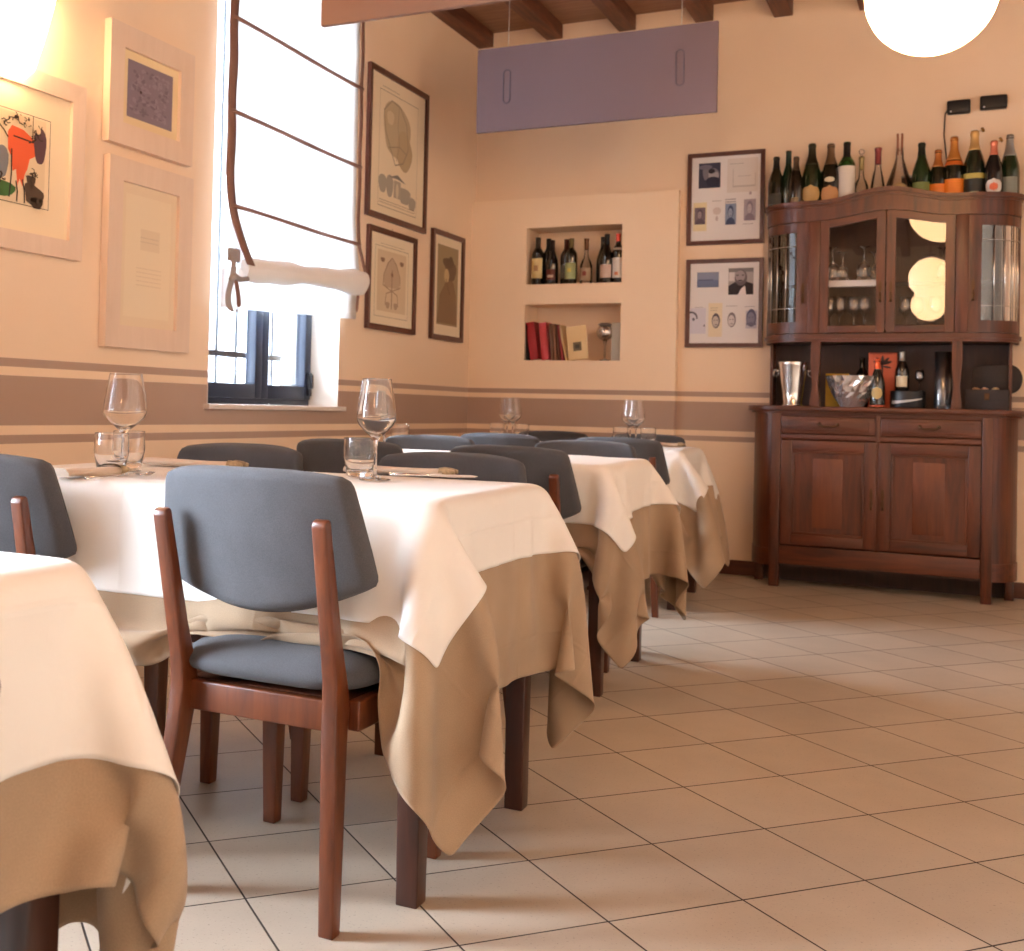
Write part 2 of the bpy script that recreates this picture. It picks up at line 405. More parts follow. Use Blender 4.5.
# ------------------------------------------------------------------ windows
def window(n, ya, yb, za, zb, bars=True):
    b = MB(); X = -.17; d = M_['dark']
    fw = .045
    jam = yb
    if n == 1: yb = yb+.035        # frame let into the plaster
    # fixed frame
    b.box(X-.05, X, ya+.0, ya+fw, za, zb, d, .003); b.box(X-.05, X, yb-fw, yb, za, zb, M_['darkside'], .003)
    b.box(X-.05, X, ya+fw, yb-fw, za, za+.03, d, .003); b.box(X-.05, X, ya+fw, yb-fw, zb-.04, zb, d, .003)
    f = b.build('window_%d' % n); struct(f)
    ym = (ya+yb)/2+.080 if n == 1 else (ya+yb)/2
    for k, (a, c) in enumerate(((ya+fw, ym), (ym, yb-fw))):
        b = MB(); sw = .058
        b.box(X-.045, X+.012, a, a+sw, za+.03, zb-.04, d, .004); b.box(X-.045, X+.012, c-sw, c, za+.03, zb-.04, d, .004)
        b.box(X-.045, X+.012, a+sw, c-sw, za+.03, za+.098, d, .004); b.box(X-.045, X+.012, a+sw, c-sw, zb-.11, zb-.04, d, .004)
        s_ = b.build('window_sash', f)
        b = MB(); b.box(X-.024, X-.018, a+sw, c-sw, za+.098, zb-.11, M_['pane']); b.build('window_pane', s_)
    b = MB(); b.box(X+.012, X+.03, yb-.085, yb-.06, za+.05, za+.17, M_['plastic'], .004)
    b.box(X+.03, X+.042, yb-.082, yb-.066, za+.09, za+.16, M_['plastic'], .004); b.build('window_hinge', f)
    yb = jam
    b = MB(); b.box(X, .03, ya-.025, yb+.04, za-.022, za, M_['marble'], .004); struct(b.build('window_%d_sill' % n if False else 'trim_%d' % (20+n)))
    # plaster lining of the opening
    b = MB(); rv = M_['reveal']
    b.box(-.35, -.0005, yb-.004, yb+.0, za, zb, rv); b.box(-.35, -.0005, ya, ya+.004, za, zb, rv); b.box(-.35, -.0005, ya, yb, zb-.004, zb, rv)
    struct(b.build('trim_%d' % (23+n)))
for n, (ya, yb, za, zb) in enumerate(WIN): window(n+1, ya, yb, za, zb)
# iron grille outside the visible window
b = MB(); g = M_['grille']
for k in range(8): b.tube([(-.42, -2.95+.17*k, .8), (-.42, -2.95+.17*k, 3.1)], .007, g, 8)
for z in (1.17, 3.0): b.box(-.435, -.423, -3.05, -1.65, z-.014, z+.014, g)
tag(b.build('window_grille'), 'iron window grille outside the window on the left wall', 'grille')

# ------------------------------------------------------------------ roman blind
def blind():
    t = thing('roman_blind', 'white roman blind with brown tapes half lowered over the window', 'blind', (0, 0, 0))
    yl, yr = -2.905, -1.735
    bl = M_['blind']
    def edge(z):       # slight sideways sag near the bottom, where the roll twists
        k = max(0, (1.95-z)/.45); k = min(k, 1)
        return yl+.10*k*k, yr+.05*k*k
    zs = [3.05-.05*i for i in range(32)]
    P = []
    for z in zs:
        a, c = edge(z); row = []
        for j in range(25):
            s = j/24; bulge = .012*math.sin(PI*s)*math.sin((z-1.75)/.4*PI)
            row.append((.048+bulge+.03*max(0, (1.9-z)/.3)*.6, a+(c-a)*s, z))
        P.append(row)
    b = MB(); b.grid(P, bl); fab = b.build('blind_fabric', t)
    m = fab.modifiers.new('t', 'SOLIDIFY'); m.thickness = .002
    # rolled folds
    zl, zr = 1.512, 1.632
    P = []
    for j in range(33):
        s = j/32; y = -2.80+(1.085)*s; zc = 1.508+(1.560-1.508)*s
        r = .040+.022*s+.006*math.sin(9*s)+.004*math.sin(23*s)
        sq = 1.+.12*math.sin(5*s+1)
        row = []
        for k in range(21):
            a = 2*PI*k/20
            row.append((.082+r*1.0*math.cos(a)*.8, y+.004*math.sin(3*a), zc+r*sq*math.sin(a)*(1.0+.10*math.sin(3*a+6*s))))
        P.append(row)
    b = MB(); b.grid(P, M_['blindroll'])
    for e in (0, -1): b.faces(P[e][:20], [tuple(range(20))], M_['blindroll'])
    b.build('rolled_hem', t)
    # lower hanging layer
    P = []
    for i in range(9):
        z0_, z1_ = 1.50, 1.305; row = []
        for j in range(21):
            s = j/20; zt = 1.50+.12*s; zb_ = 1.330+.045*s
            row.append((.045+.006*math.sin(12*s), -2.915+1.225*s, zt+(zb_-zt)*i/8))
        P.append(row)
    b = MB(); b.grid(P, bl); f2 = b.build('hanging_flap', t)
    m = f2.modifiers.new('t', 'SOLIDIFY'); m.thickness = .002
    # rod tapes: near-end heights / far-end heights
    for zl, zr in ((2.995, 3.0), (2.575, 2.56), (2.172, 2.154), (1.770, 1.756)):
        b = MB(); pts = []
        for j in range(13):
            s = j/12; a, c = edge((zl+zr)/2); pts.append((.066, a+(c-a+.015)*s, zl+(zr-zl)*s+.002*math.sin(7*s)))
        b.tube(pts, .0095, M_['tape'], 6); b.build('rod_tape', t)
    # side edge tapes
    for side in (0, 1):
        P = []
        n = 30
        for i in range(n+1):
            z = 3.04+(1.52-3.04)*i/n if side == 0 else 3.04+(1.60-3.04)*i/n
            e = edge(z)[side]; w_ = .026 if side == 0 else .016
            wob = .004*math.sin(z*19)
            xo = .055+.05*max(0, (1.75-z)/.2)
            s0 = -.008 if side == 0 else -.012
            P.append([(xo+.012, e+s0-(.012 if side == 0 else 0)+wob, z), (xo+.014, e+s0+w_*1.7+wob, z)])
        b = MB(); b.grid(P, M_['tape']); o = b.build('edge_tape', t)
        o.modifiers.new('t', 'SOLIDIFY').thickness = .004
    # knotted loop below the near end
    def ribbon(pts, w_, m, name):
        P = []
        for (x, y, z, tw) in pts:
            P.append([(x-w_/2*math.sin(tw), y-w_/2*math.cos(tw), z), (x+w_/2*math.sin(tw), y+w_/2*math.cos(tw), z)])
        b = MB(); b.grid(P, m); o = b.build(name, t); md = o.modifiers.new('t', 'SOLIDIFY'); md.thickness = .003
        sd = o.modifiers.new('s', 'SUBSURF'); sd.levels = sd.render_levels = 2
    ribbon([(.09, -2.93, 1.585, .2), (.10, -2.915, 1.56, .1), (.105, -2.905, 1.50, .4), (.10, -2.915, 1.44, .6), (.09, -2.93, 1.38, .5), (.09, -2.92, 1.33, .6),
            (.095, -2.89, 1.305, 1.), (.10, -2.865, 1.325, .3)], .03, M_['tapegrey'], 'tape_loop')
    ribbon([(.10, -2.862, 1.33, .2), (.10, -2.86, 1.37, .1), (.102, -2.88, 1.42, .1), (.104, -2.90, 1.46, .1)], .034, M_['tape'], 'tape_loop')
    b = MB(); b.tube([(.10, -2.925, 1.445), (.105, -2.90, 1.462), (.105, -2.86, 1.452), (.10, -2.80, 1.462)], [.012, .016, .012, .012], M_['tapegrey'], 10); b.build('tape_knot', t)
    b = MB(); b.box(.075, .10, -2.925, -2.85, 1.525, 1.585, M_['tapegrey'], .01); b.build('rod_end_pocket', t)
    ribbon([(.075, -1.735, 1.575, .0), (.078, -1.73, 1.53, .1), (.075, -1.735, 1.47, .0), (.075, -1.742, 1.40, .1)], .03, M_['tape'], 'tape_end')
blind()

# ------------------------------------------------------------------ pictures
def disc(cx, cy, rx, ry, n=20, w=0., ph=0.):
    return [(cx+rx*math.cos(2*PI*i/n)*(1+w*math.sin(3*2*PI*i/n+ph)), cy+ry*math.sin(2*PI*i/n)*(1+w*math.cos(2*2*PI*i/n+ph))) for i in range(n)]
def rect(x0, y0, x1, y1): return [(x0, y0), (x1, y0), (x1, y1), (x0, y1)]
INK = {}
def ink(r, g, b):
    k = (r, g, b)
    if k not in INK: INK[k] = mat('ink_%d_%d_%d' % k, rgb(r, g, b), .8)
    return INK[k]
def stroke(pts, w):
    out = []
    L_ = []; R_ = []
    for i, p in enumerate(pts):
        a = pts[max(i-1, 0)]; c = pts[min(i+1, len(pts)-1)]
        dx, dy = c[0]-a[0], c[1]-a[1]; l = math.hypot(dx, dy) or 1
        L_.append((p[0]-dy/l*w, p[1]+dx/l*w)); R_.append((p[0]+dy/l*w, p[1]-dx/l*w))
    return [[L_[i], R_[i], R_[i+1], L_[i+1]] for i in range(len(pts)-1)]

def picture(name, label, side, cu, cz, w, h, fw, fd, fm, matw, mm, art, group=None, at=0., hook=False):
    """side 'L' left wall (u = y) or 'B' back wall (u = x); art = list of (polys, colour) in 0..1 coordinates of the sheet window"""
    loc = (at, cu, cz) if side == 'L' else (cu, -at, cz)
    t = thing(name, label, 'picture', loc, PI/2 if side == 'L' else 0., group)
    b = MB()
    # mitred frame: outline section extruded round
    W2, H2 = w/2, h/2
    for (p0, p1, q0, q1) in (((-W2, -H2), (W2, -H2), (-W2+fw, -H2+fw), (W2-fw, -H2+fw)), ((W2, -H2), (W2, H2), (W2-fw, -H2+fw), (W2-fw, H2-fw)),
                             ((W2, H2), (-W2, H2), (W2-fw, H2-fw), (-W2+fw, H2-fw)), ((-W2, H2), (-W2, -H2), (-W2+fw, H2-fw), (-W2+fw, -H2+fw))):
        bv = min(.003, fw*.2)
        v = [(p0[0], -.002, p0[1]), (p1[0], -.002, p1[1]), (p1[0], -fd, p1[1]), (p0[0], -fd, p0[1]),
             (q0[0], -.002, q0[1]), (q1[0], -.002, q1[1]), (q1[0], -fd*.9, q1[1]), (q0[0], -fd*.9, q0[1])]
        b.faces(v, [(0, 1, 2, 3), (3, 2, 6, 7), (7, 6, 5, 4), (4, 5, 1, 0), (0, 3, 7, 4), (1, 5, 6, 2)], fm)
    b.build('frame', t, recalc=True)
    if hook:
        b = MB(); b.tube([(0, -.006, H2), (.004, -.006, H2+.012), (0, -.006, H2+.02), (-.004, -.006, H2+.012), (0, -.006, H2)], .0015, M_['brass'], 6); b.build('hanger', t)
    iw, ih = W2-fw, H2-fw
    yb = -fd*.45
    b = MB(); b.faces([(-iw-.004, yb, -ih-.004), (iw+.004, yb, -ih-.004), (iw+.004, yb, ih+.004), (-iw-.004, yb, ih+.004)], [(0, 1, 2, 3)], mm)
    b.faces([(-iw, -.002, -ih), (iw, -.002, -ih), (iw, -.002, ih), (-iw, -.002, ih)], [(0, 1, 2, 3)], mm)
    b.build('mount_board' if matw else 'sheet', t)
    b = MB(); lay = 0
    sw, sh = iw-matw, ih-matw
    for polys, m in art:
        lay += 1
        for pg in polys:
            vs = [((u*2-1)*sw, yb-.0006-.00025*lay, (v*2-1)*sh) for (u, v) in pg]
            b.faces(vs, [tuple(range(len(vs)))], m)
    b.build('print', t)
    return t

def portrait(x0, y0, x1, y1, bg, fg, face):
    cx, cy = (x0+x1)/2, (y0+y1)/2; w, h = x1-x0, y1-y0
    sh = [(x0+w*.08, y0), (x1-w*.08, y0), (x1-w*.15, y0+h*.22), (cx+w*.14, y0+h*.33), (cx-w*.14, y0+h*.33), (x0+w*.15, y0+h*.22)]
    return [([rect(x0, y0, x1, y1)], bg), ([sh], fg), ([disc(cx, cy+h*.12, w*.27, h*.30)], fg), ([disc(cx-w*.02, cy+h*.06, w*.19, h*.22)], face),
            ([disc(cx-w*.09, cy+h*.10, w*.035, h*.018, 8), disc(cx+w*.06, cy+h*.10, w*.035, h*.018, 8), disc(cx-w*.01, cy-h*.06, w*.07, h*.018, 8)], fg)]
def textlines(x0, y0, x1, n, dy, hgt=.004):
    rnd = random.Random(int(x0*1000)+n)
    out = []
    for i in range(n):
        x = x0
        while x < x1-.01:
            l = rnd.uniform(.012, .035); out.append(rect(x, y0-i*dy-hgt, min(x+l, x1), y0-i*dy+hgt)); x += l+.008
    return out

# two collage frames on the back wall
pw = M_['paperw']
artA = [([rect(.10, .63, .42, .93)], ink(54, 56, 78))]
artA += [([disc(.22, .80, .06, .09, 16, .15), disc(.33, .78, .07, .09, 16, .1, 1)], ink(120, 116, 128)), ([disc(.20, .88, .10, .03, 14)], ink(110, 106, 124)),
         ([disc(.29, .79, .045, .07), disc(.36, .77, .035, .05)], ink(165, 160, 168)), ([disc(.31, .70, .10, .07, 14, .1)], ink(40, 42, 62)), ([disc(.29, .83, .05, .03, 12)], ink(34, 34, 48)),
         ([rect(.52, .56, .96, .96)], ink(214, 208, 206)), ([rect(.60, .62, .93, .64), rect(.60, .62, .612, .84), rect(.92, .62, .93, .78)], ink(186, 180, 180)),
         (textlines(.56, .90, .76, 1, .03), ink(150, 146, 150)), (textlines(.68, .75, .86, 1, .03), ink(170, 164, 168))]
artA += [([rect(.03, .12, .23, .46)], ink(222, 210, 176))] + portrait(.05, .20, .21, .40, ink(112, 100, 112), ink(88, 78, 92), ink(150, 138, 146))
artA += [([disc(.38, .35, .06, .045, 20)], ink(206, 196, 196)), (textlines(.31, .47, .44, 1, .03), ink(150, 146, 150)), ([disc(.38, .26, .02, .03, 12)], ink(190, 178, 182))]
artA += portrait(.50, .18, .66, .43, ink(134, 146, 170), ink(60, 72, 104), ink(150, 160, 184)) + [(textlines(.50, .48, .66, 2, .03, .006), ink(120, 120, 140))]
artA += portrait(.77, .22, .94, .47, ink(164, 156, 168), ink(132, 122, 138), ink(186, 178, 188)) + [(textlines(.76, .18, .92, 1, .03), ink(160, 156, 166)), ([disc(.86, .54, .02, .02)], ink(170, 160, 170))]
picture('collage_frame', 'dark wood frame holding a collage of small photographs, the upper one left of the sideboard', 'B', 1.586, 2.200, .442, .545, .024, .022, M_['frame_dark'], 0, pw, artA)
artB = [([rect(.10, .70, .42, .89)], ink(132, 142, 168)), ([rect(.10, .70, .42, .79)], ink(104, 116, 148)), ([rect(.12, .785, .34, .80)], ink(84, 92, 120))]
artB += [([rect(.56, .60, .92, .93)], ink(170, 164, 168)), ([rect(.56, .88, .92, .93)], ink(120, 118, 122)), ([[(.56, .60), (.92, .60), (.92, .73), (.80, .77), (.66, .76), (.56, .71)]], ink(46, 40, 46)),
         ([disc(.74, .81, .09, .10)], ink(104, 96, 102)), ([disc(.73, .83, .07, .07)], ink(158, 148, 152)), ([[(.70, .60), (.82, .60), (.80, .71), (.75, .68)]], ink(228, 222, 224)),
         ([disc(.69, .84, .02, .008, 8), disc(.77, .84, .02, .008, 8), disc(.73, .775, .035, .01, 8)], ink(60, 54, 60)), ([rect(.57, .77, .65, .88)], ink(214, 208, 210))]
artB += [([rect(.01, .12, .24, .44)], ink(208, 208, 222)), (stroke([(.02+.09*math.sin(a), .32+.07*math.cos(a)) for a in [x*.3 for x in range(-4, 7)]], .012), ink(80, 80, 98)), ([disc(.06, .30, .02, .02)], ink(90, 90, 106)), ([disc(.22, .22, .012, .015)], ink(110, 110, 130)),
         (textlines(.08, .45, .2, 1, .03), ink(150, 150, 170)), ([rect(.28, .08, .48, .50)], ink(226, 214, 190)), (textlines(.31, .44, .42, 2, .03), ink(160, 150, 130))]
def head(cx, cy, s, c1, c2):
    return [([disc(cx, cy, .055*s, .085*s)], c1), ([disc(cx-.005, cy-.01, .042*s, .062*s)], c2), ([disc(cx-.02*s, cy+.005, .011, .007, 8), disc(cx+.015*s, cy+.005, .011, .007, 8), disc(cx, cy-.045*s, .02, .007, 8)], c1)]
artB += head(.39, .28, 1.1, ink(78, 74, 84), ink(196, 184, 176)) + head(.62, .29, 1.1, ink(120, 114, 122), ink(206, 200, 204)) + [(textlines(.54, .46, .70, 1, .03), ink(140, 136, 144))]
artB += [([rect(.82, .18, .98, .40)], ink(188, 190, 206))] + head(.90, .31, 1.3, ink(80, 82, 112), ink(128, 128, 152)) + [([rect(.83, .22, .97, .25)], ink(96, 98, 124)), (textlines(.80, .45, .96, 1, .03), ink(150, 150, 160))]
picture('collage_frame', 'lower collage frame left of the sideboard, with a photograph of a bearded man', 'B', 1.588, 1.582, .442, .520, .024, .022, M_['frame_dark'], 0, pw, artB)
# three dark frames on the left wall
wp = M_['paper']
fine = ink(196, 176, 146); gp = ink(188, 170, 140); gd = ink(150, 138, 118); gx = ink(130, 128, 122)
artC = [([rect(.12, .02, .9, .025), rect(.12, .93, .9, .935), rect(.12, .02, .124, .93), rect(.896, .02, .9, .93)], gd),
        ([disc(.46, .66, .27, .24, 26, .10, .7)], gp), ([disc(.62, .52, .16, .16, 20, .08, 2)], ink(182, 162, 130)), ([disc(.33, .74, .07, .06, 16, .1)], ink(206, 190, 160)),
        (stroke([(.20, .78), (.35, .88), (.52, .86), (.66, .74), (.70, .55), (.60, .42), (.44, .38), (.34, .5), (.24, .62), (.20, .78)], .006), gd),
        (stroke([(.5, .86), (.48, .7), (.52, .55), (.46, .42)], .004), gd), (stroke([(.30, .5), (.52, .54), (.68, .5)], .004), gd),
        ([disc(.20, .20, .08, .08, 14, .1), disc(.34, .20, .07, .10, 14, .1), disc(.64, .16, .12, .08, 14, .2), disc(.8, .12, .08, .06, 14, .1)], ink(168, 160, 146)),
        ([rect(.42, .12, .56, .26)], ink(176, 166, 150)), ([disc(.49, .18, .03, .06)], ink(208, 196, 172)), ([[(.32, .27), (.49, .31), (.66, .26), (.49, .275)]], gx),
        (textlines(.16, .96, .5, 1, .02, .003), gd), (textlines(.14, .07, .86, 2, .02, .003), gd)]
picture('framed_print', 'tallest dark framed antique map print, above the other two right of the window', 'L', -1.180, 2.352, .745, .815, .030, .025, M_['frame_dark'], .03, wp, artC)
artD = [([rect(.08, .05, .92, .056), rect(.08, .90, .92, .906), rect(.08, .05, .086, .9), rect(.914, .05, .92, .9)], gd), ([rect(.14, .12, .86, .86)], ink(214, 194, 164)),
        ([[(.32, .42), (.68, .42), (.72, .55), (.62, .72), (.5, .8), (.38, .72), (.28, .55)]], ink(190, 166, 140)),
        (stroke([(.28, .44), (.30, .58), (.40, .72), (.50, .79), (.60, .72), (.70, .58), (.72, .44), (.5, .38), (.28, .44)], .006), ink(150, 124, 104)),
        (stroke([(.5, .16), (.5, .64)], .012), ink(160, 136, 116)), (stroke([(.34, .2), (.36, .34), (.5, .38), (.64, .34), (.66, .2)], .007), ink(158, 132, 112)),
        ([disc(.26, .74, .05, .035, 12, .2), disc(.74, .74, .05, .035, 12, .2), disc(.5, .58, .03, .03)], ink(140, 112, 92)), ([disc(.4, .2, .05, .05, 12, .2), disc(.6, .2, .05, .05, 12, .2)], ink(178, 154, 130)),
        (textlines(.2, .935, .8, 1, .02, .003), gd)]
picture('framed_print', 'dark framed sepia engraving of a crest, directly below the tall map print', 'L', -1.222, 1.620, .600, .555, .030, .025, M_['frame_dark'], .022, wp, artD, hook=True)
artE = [([rect(.10, .08, .92, .94)], ink(158, 138, 104)), ([[(.12, .10), (.90, .10), (.86, .42), (.74, .56), (.5, .62), (.36, .5), (.2, .4)]], ink(138, 112, 84)),
        ([disc(.62, .68, .22, .12, 18, .1)], ink(120, 96, 74)), ([disc(.46, .62, .10, .075)], ink(196, 172, 130)), ([disc(.52, .76, .22, .06, 16, .1), disc(.62, .80, .08, .04)], ink(112, 90, 70)),
        (stroke([(.44, .58), (.5, .5), (.6, .42)], .01), ink(120, 96, 74))]
picture('framed_print', 'narrow dark framed brown portrait print, nearest the corner of the room', 'L', -.455, 1.669, .480, .660, .030, .025, M_['frame_dark'], .018, wp, artE, hook=True)
# pale wide frames left of the window
artF = [([rect(0, 0, 1, 1)], ink(226, 204, 164)), ([rect(.10, .12, .90, .89)], ink(132, 118, 130))]
rr = random.Random(5)
artF += [([disc(rr.uniform(.17, .82), rr.uniform(.2, .81), rr.uniform(.01, .05), rr.uniform(.01, .035), 10, .3, rr.uniform(0, 6)) for _ in range(70)], ink(142, 128, 140)),
         ([disc(rr.uniform(.17, .82), rr.uniform(.2, .81), rr.uniform(.01, .04), rr.uniform(.01, .03), 10, .3, rr.uniform(0, 6)) for _ in range(60)], ink(116, 102, 116)),
         ([disc(.33, .50, .02, .02)], ink(70, 50, 50))]
picture('framed_print', 'pale wide framed small violet textured print, the upper one left of the window', 'L', -3.388, 2.115, .520, .455, .085, .035, M_['frame_pale'], 0, M_['paper'], artF)
artG = [([rect(0, 0, 1, 1)], ink(226, 206, 178)), ([rect(.10, .07, .9, .93)], ink(230, 212, 184)), ([rect(.36, .55, .7, .70)], ink(222, 202, 174)), (textlines(.36, .64, .68, 2, .03, .003), ink(200, 180, 156)), (textlines(.3, .42, .74, 5, .03, .003), ink(210, 190, 164))]
picture('framed_print', 'pale wide framed sheet of faint handwriting, lower one left of the window', 'L', -3.375, 1.482, .520, .715, .085, .035, M_['frame_pale'], 0, M_['paper'], artG)
artH = [([rect(0, 0, 1, 1)], ink(238, 218, 186)), ([rect(.19, .18, .80, .80)], ink(226, 204, 170)),
        ([[(.50, .66), (.53, .71), (.62, .70), (.74, .63), (.72, .54), (.675, .51), (.66, .44), (.64, .40), (.625, .31), (.60, .36), (.585, .31), (.57, .42), (.545, .40), (.53, .50), (.505, .54)]], ink(224, 96, 56)),
        ([disc(.755, .62, .05, .14, 16, .1)], ink(92, 66, 72)), ([disc(.71, .27, .075, .085, 18, .22, 1), disc(.69, .36, .035, .05, 12, .25), disc(.74, .22, .05, .05, 12, .2)], ink(84, 66, 52)), ([disc(.43, .27, .14, .06, 16, .1)], ink(70, 110, 58)), ([disc(.46, .45, .05, .12, 14, .1)], ink(124, 124, 128)),
        ([disc(.32, .55, .08, .16, 18, .1)], ink(190, 120, 70))]
for (sx, sy, ex, ey) in ((.57, .34, .58, .20), (.62, .36, .64, .20), (.53, .55, .52, .22), (.54, .64, .70, .63), (.42, .7, .50, .62), (.22, .22, .3, .5), (.66, .62, .72, .66)):
    artH += [(stroke([(sx, sy), ((sx+ex)/2+.008, (sy+ey)/2), (ex, ey)], .005), ink(50, 40, 34))]
for k in range(64):
    a = rr.uniform(0, 6.28); cx, cy = rr.choice([(.57, .755), (.62, .75), (.53, .76), (.70, .42), (.68, .38), (.46, .72), (.72, .72), (.71, .66), (.44, .34)])
    artH += [(stroke([(cx, cy), (cx+.022*math.cos(a), cy+.022*math.sin(a)), (cx+.038*math.cos(a+.5), cy+.036*math.sin(a+.5))], .0035), ink(58, 46, 38))]
artH += [([disc(.57, .755, .022, .026), disc(.62, .74, .018, .02), disc(.705, .71, .018, .024)], ink(222, 196, 160)), (stroke([(.19, .18), (.80, .18), (.80, .80), (.19, .80), (.19, .18)], .003), ink(60, 46, 40)), (stroke([(.66, .8), (.66, .62)], .003), ink(60, 46, 40))]
picture('framed_print', 'pale framed painting of a figure in orange, under the wall lamp at the left', 'L', -4.13, 1.735, .725, .625, .065, .03, M_['frame_pale'], 0, M_['paper'], artH)

# ------------------------------------------------------------------ wall lamp, pendants, panels, boxes
t = thing('wall_lamp', 'glowing plaster wall lamp above the painting of a figure in orange', 'lamp', (0, -4.165, 2.03))
b = MB(); prof = [(.03, -.045), (.095, -.03), (.125, .0), (.16, .12), (.185, .22), (.20, .30), (.19, .30), (.17, .20), (.14, .11), (.10, .02), (.0, .0)]
b.lathe(prof, M_['sconce'], 24, a0=-PI/2, a1=PI/2, sx=.85); b.build('lamp_shade', t)
b = MB(); b.box(.001, .015, -.05, .05, .02, .16, M_['plain'], .004); b.build('wall_plate', t)

for k, (x, y) in enumerate(((2.75, -2.64), (2.68, -6.9), (2.66, -9.9))):
    lab = 'opal glass globe pendant lamp hanging from the ceiling'
    t = thing('pendant_lamp', lab if k == 0 else 'opal globe pendant lamp mirrored in the cabinet glass, %s' % ('middle one of the row' if k == 1 else 'farthest from the sideboard'), 'lamp', (x, y, 2.39))
    b = MB(); r = .212
    b.lathe([(max(.0001, r*math.sin(PI*i/24)), -r*math.cos(PI*i/24)) for i in range(25)], M_['globe'], 40); b.build('glass_globe', t)
    b = MB(); b.lathe([(.0, .20), (.05, .205), (.052, .235), (.02, .25), (.0, .25)], M_['steel'], 20); b.build('cap', t)
    b = MB(); b.tube([(0, 0, .25), (0, 0, H-2.39-.02)], .003, M_['plastic'], 8); b.build('cord', t)
    b = MB(); b.lathe([(.0, H-2.39-.03), (.05, H-2.39-.025), (.055, H-2.39), (.0, H-2.39)], M_['steel'], 20); b.build('ceiling_rose', t)

def apanel(lab, x, y, z, m):
    t = thing('acoustic_panel', lab, 'panel', (x, y, z)); w_, h_, d = 1.268, .450, .025
    b = MB(); b.box(-w_/2, w_/2, -d/2, d/2, -h_/2, h_/2, m, .004); b.build('panel_board', t)
    for sx in (-.463, .453):
        b = MB(); p = []
        for i in range(24):
            a = 2*PI*i/24; p.append((sx+.019*math.cos(a), -d/2-.001, (.07 if math.sin(a) > 0 else -.07)+.019*math.sin(a)+.01))
        b.tube(p, .004, M_['slot'], 6, closed=True); b.build('slot', t)
        b = MB(); b.tube([(sx, 0, .06), (sx, 0, H-z-.002)], .0022, M_['wire'], 6); b.build('wire', t)
apanel('violet grey acoustic panel hanging near the back wall', 1.125, -1.2, 2.635, M_['panel'])
apanel('taupe acoustic panel cut by the top edge, in front of the blind', 1.325, -3.23, 2.575, M_['panelb'])

for k, (x, z, w_, lab) in enumerate(((2.808, 2.618, .115, 'small black wall box with a cable, above the champagne bottles'), (2.975, 2.628, .130, 'small black wall box without cable, the right one'))):
    t = thing('wall_box', lab, 'speaker', (x, 0, z))
    b = MB(); b.box(-w_/2, w_/2, -.045, -.001, -.037, .037, M_['plastic'], .012, 3); b.build('case', t)
    b = MB(); b.lathe([(.0, 0), (.004, 0), (.004, .003), (.0, .003)], M_['paperw'], 10, mtx=Matrix.Translation((-w_/2+.02, -.045, -.025)) @ Matrix.Rotation(PI/2, 4, 'X')); b.build('status_light', t)
    if k == 0:
        b = MB(); b.tube([(-.05, -.02, .0), (-.066, -.012, -.03), (-.070, -.006, -.14), (-.055, -.006, -.28), (-.03, -.006, -.40), (-.02, -.006, -.52)], .0035, M_['plastic'], 6); b.build('cable', t)

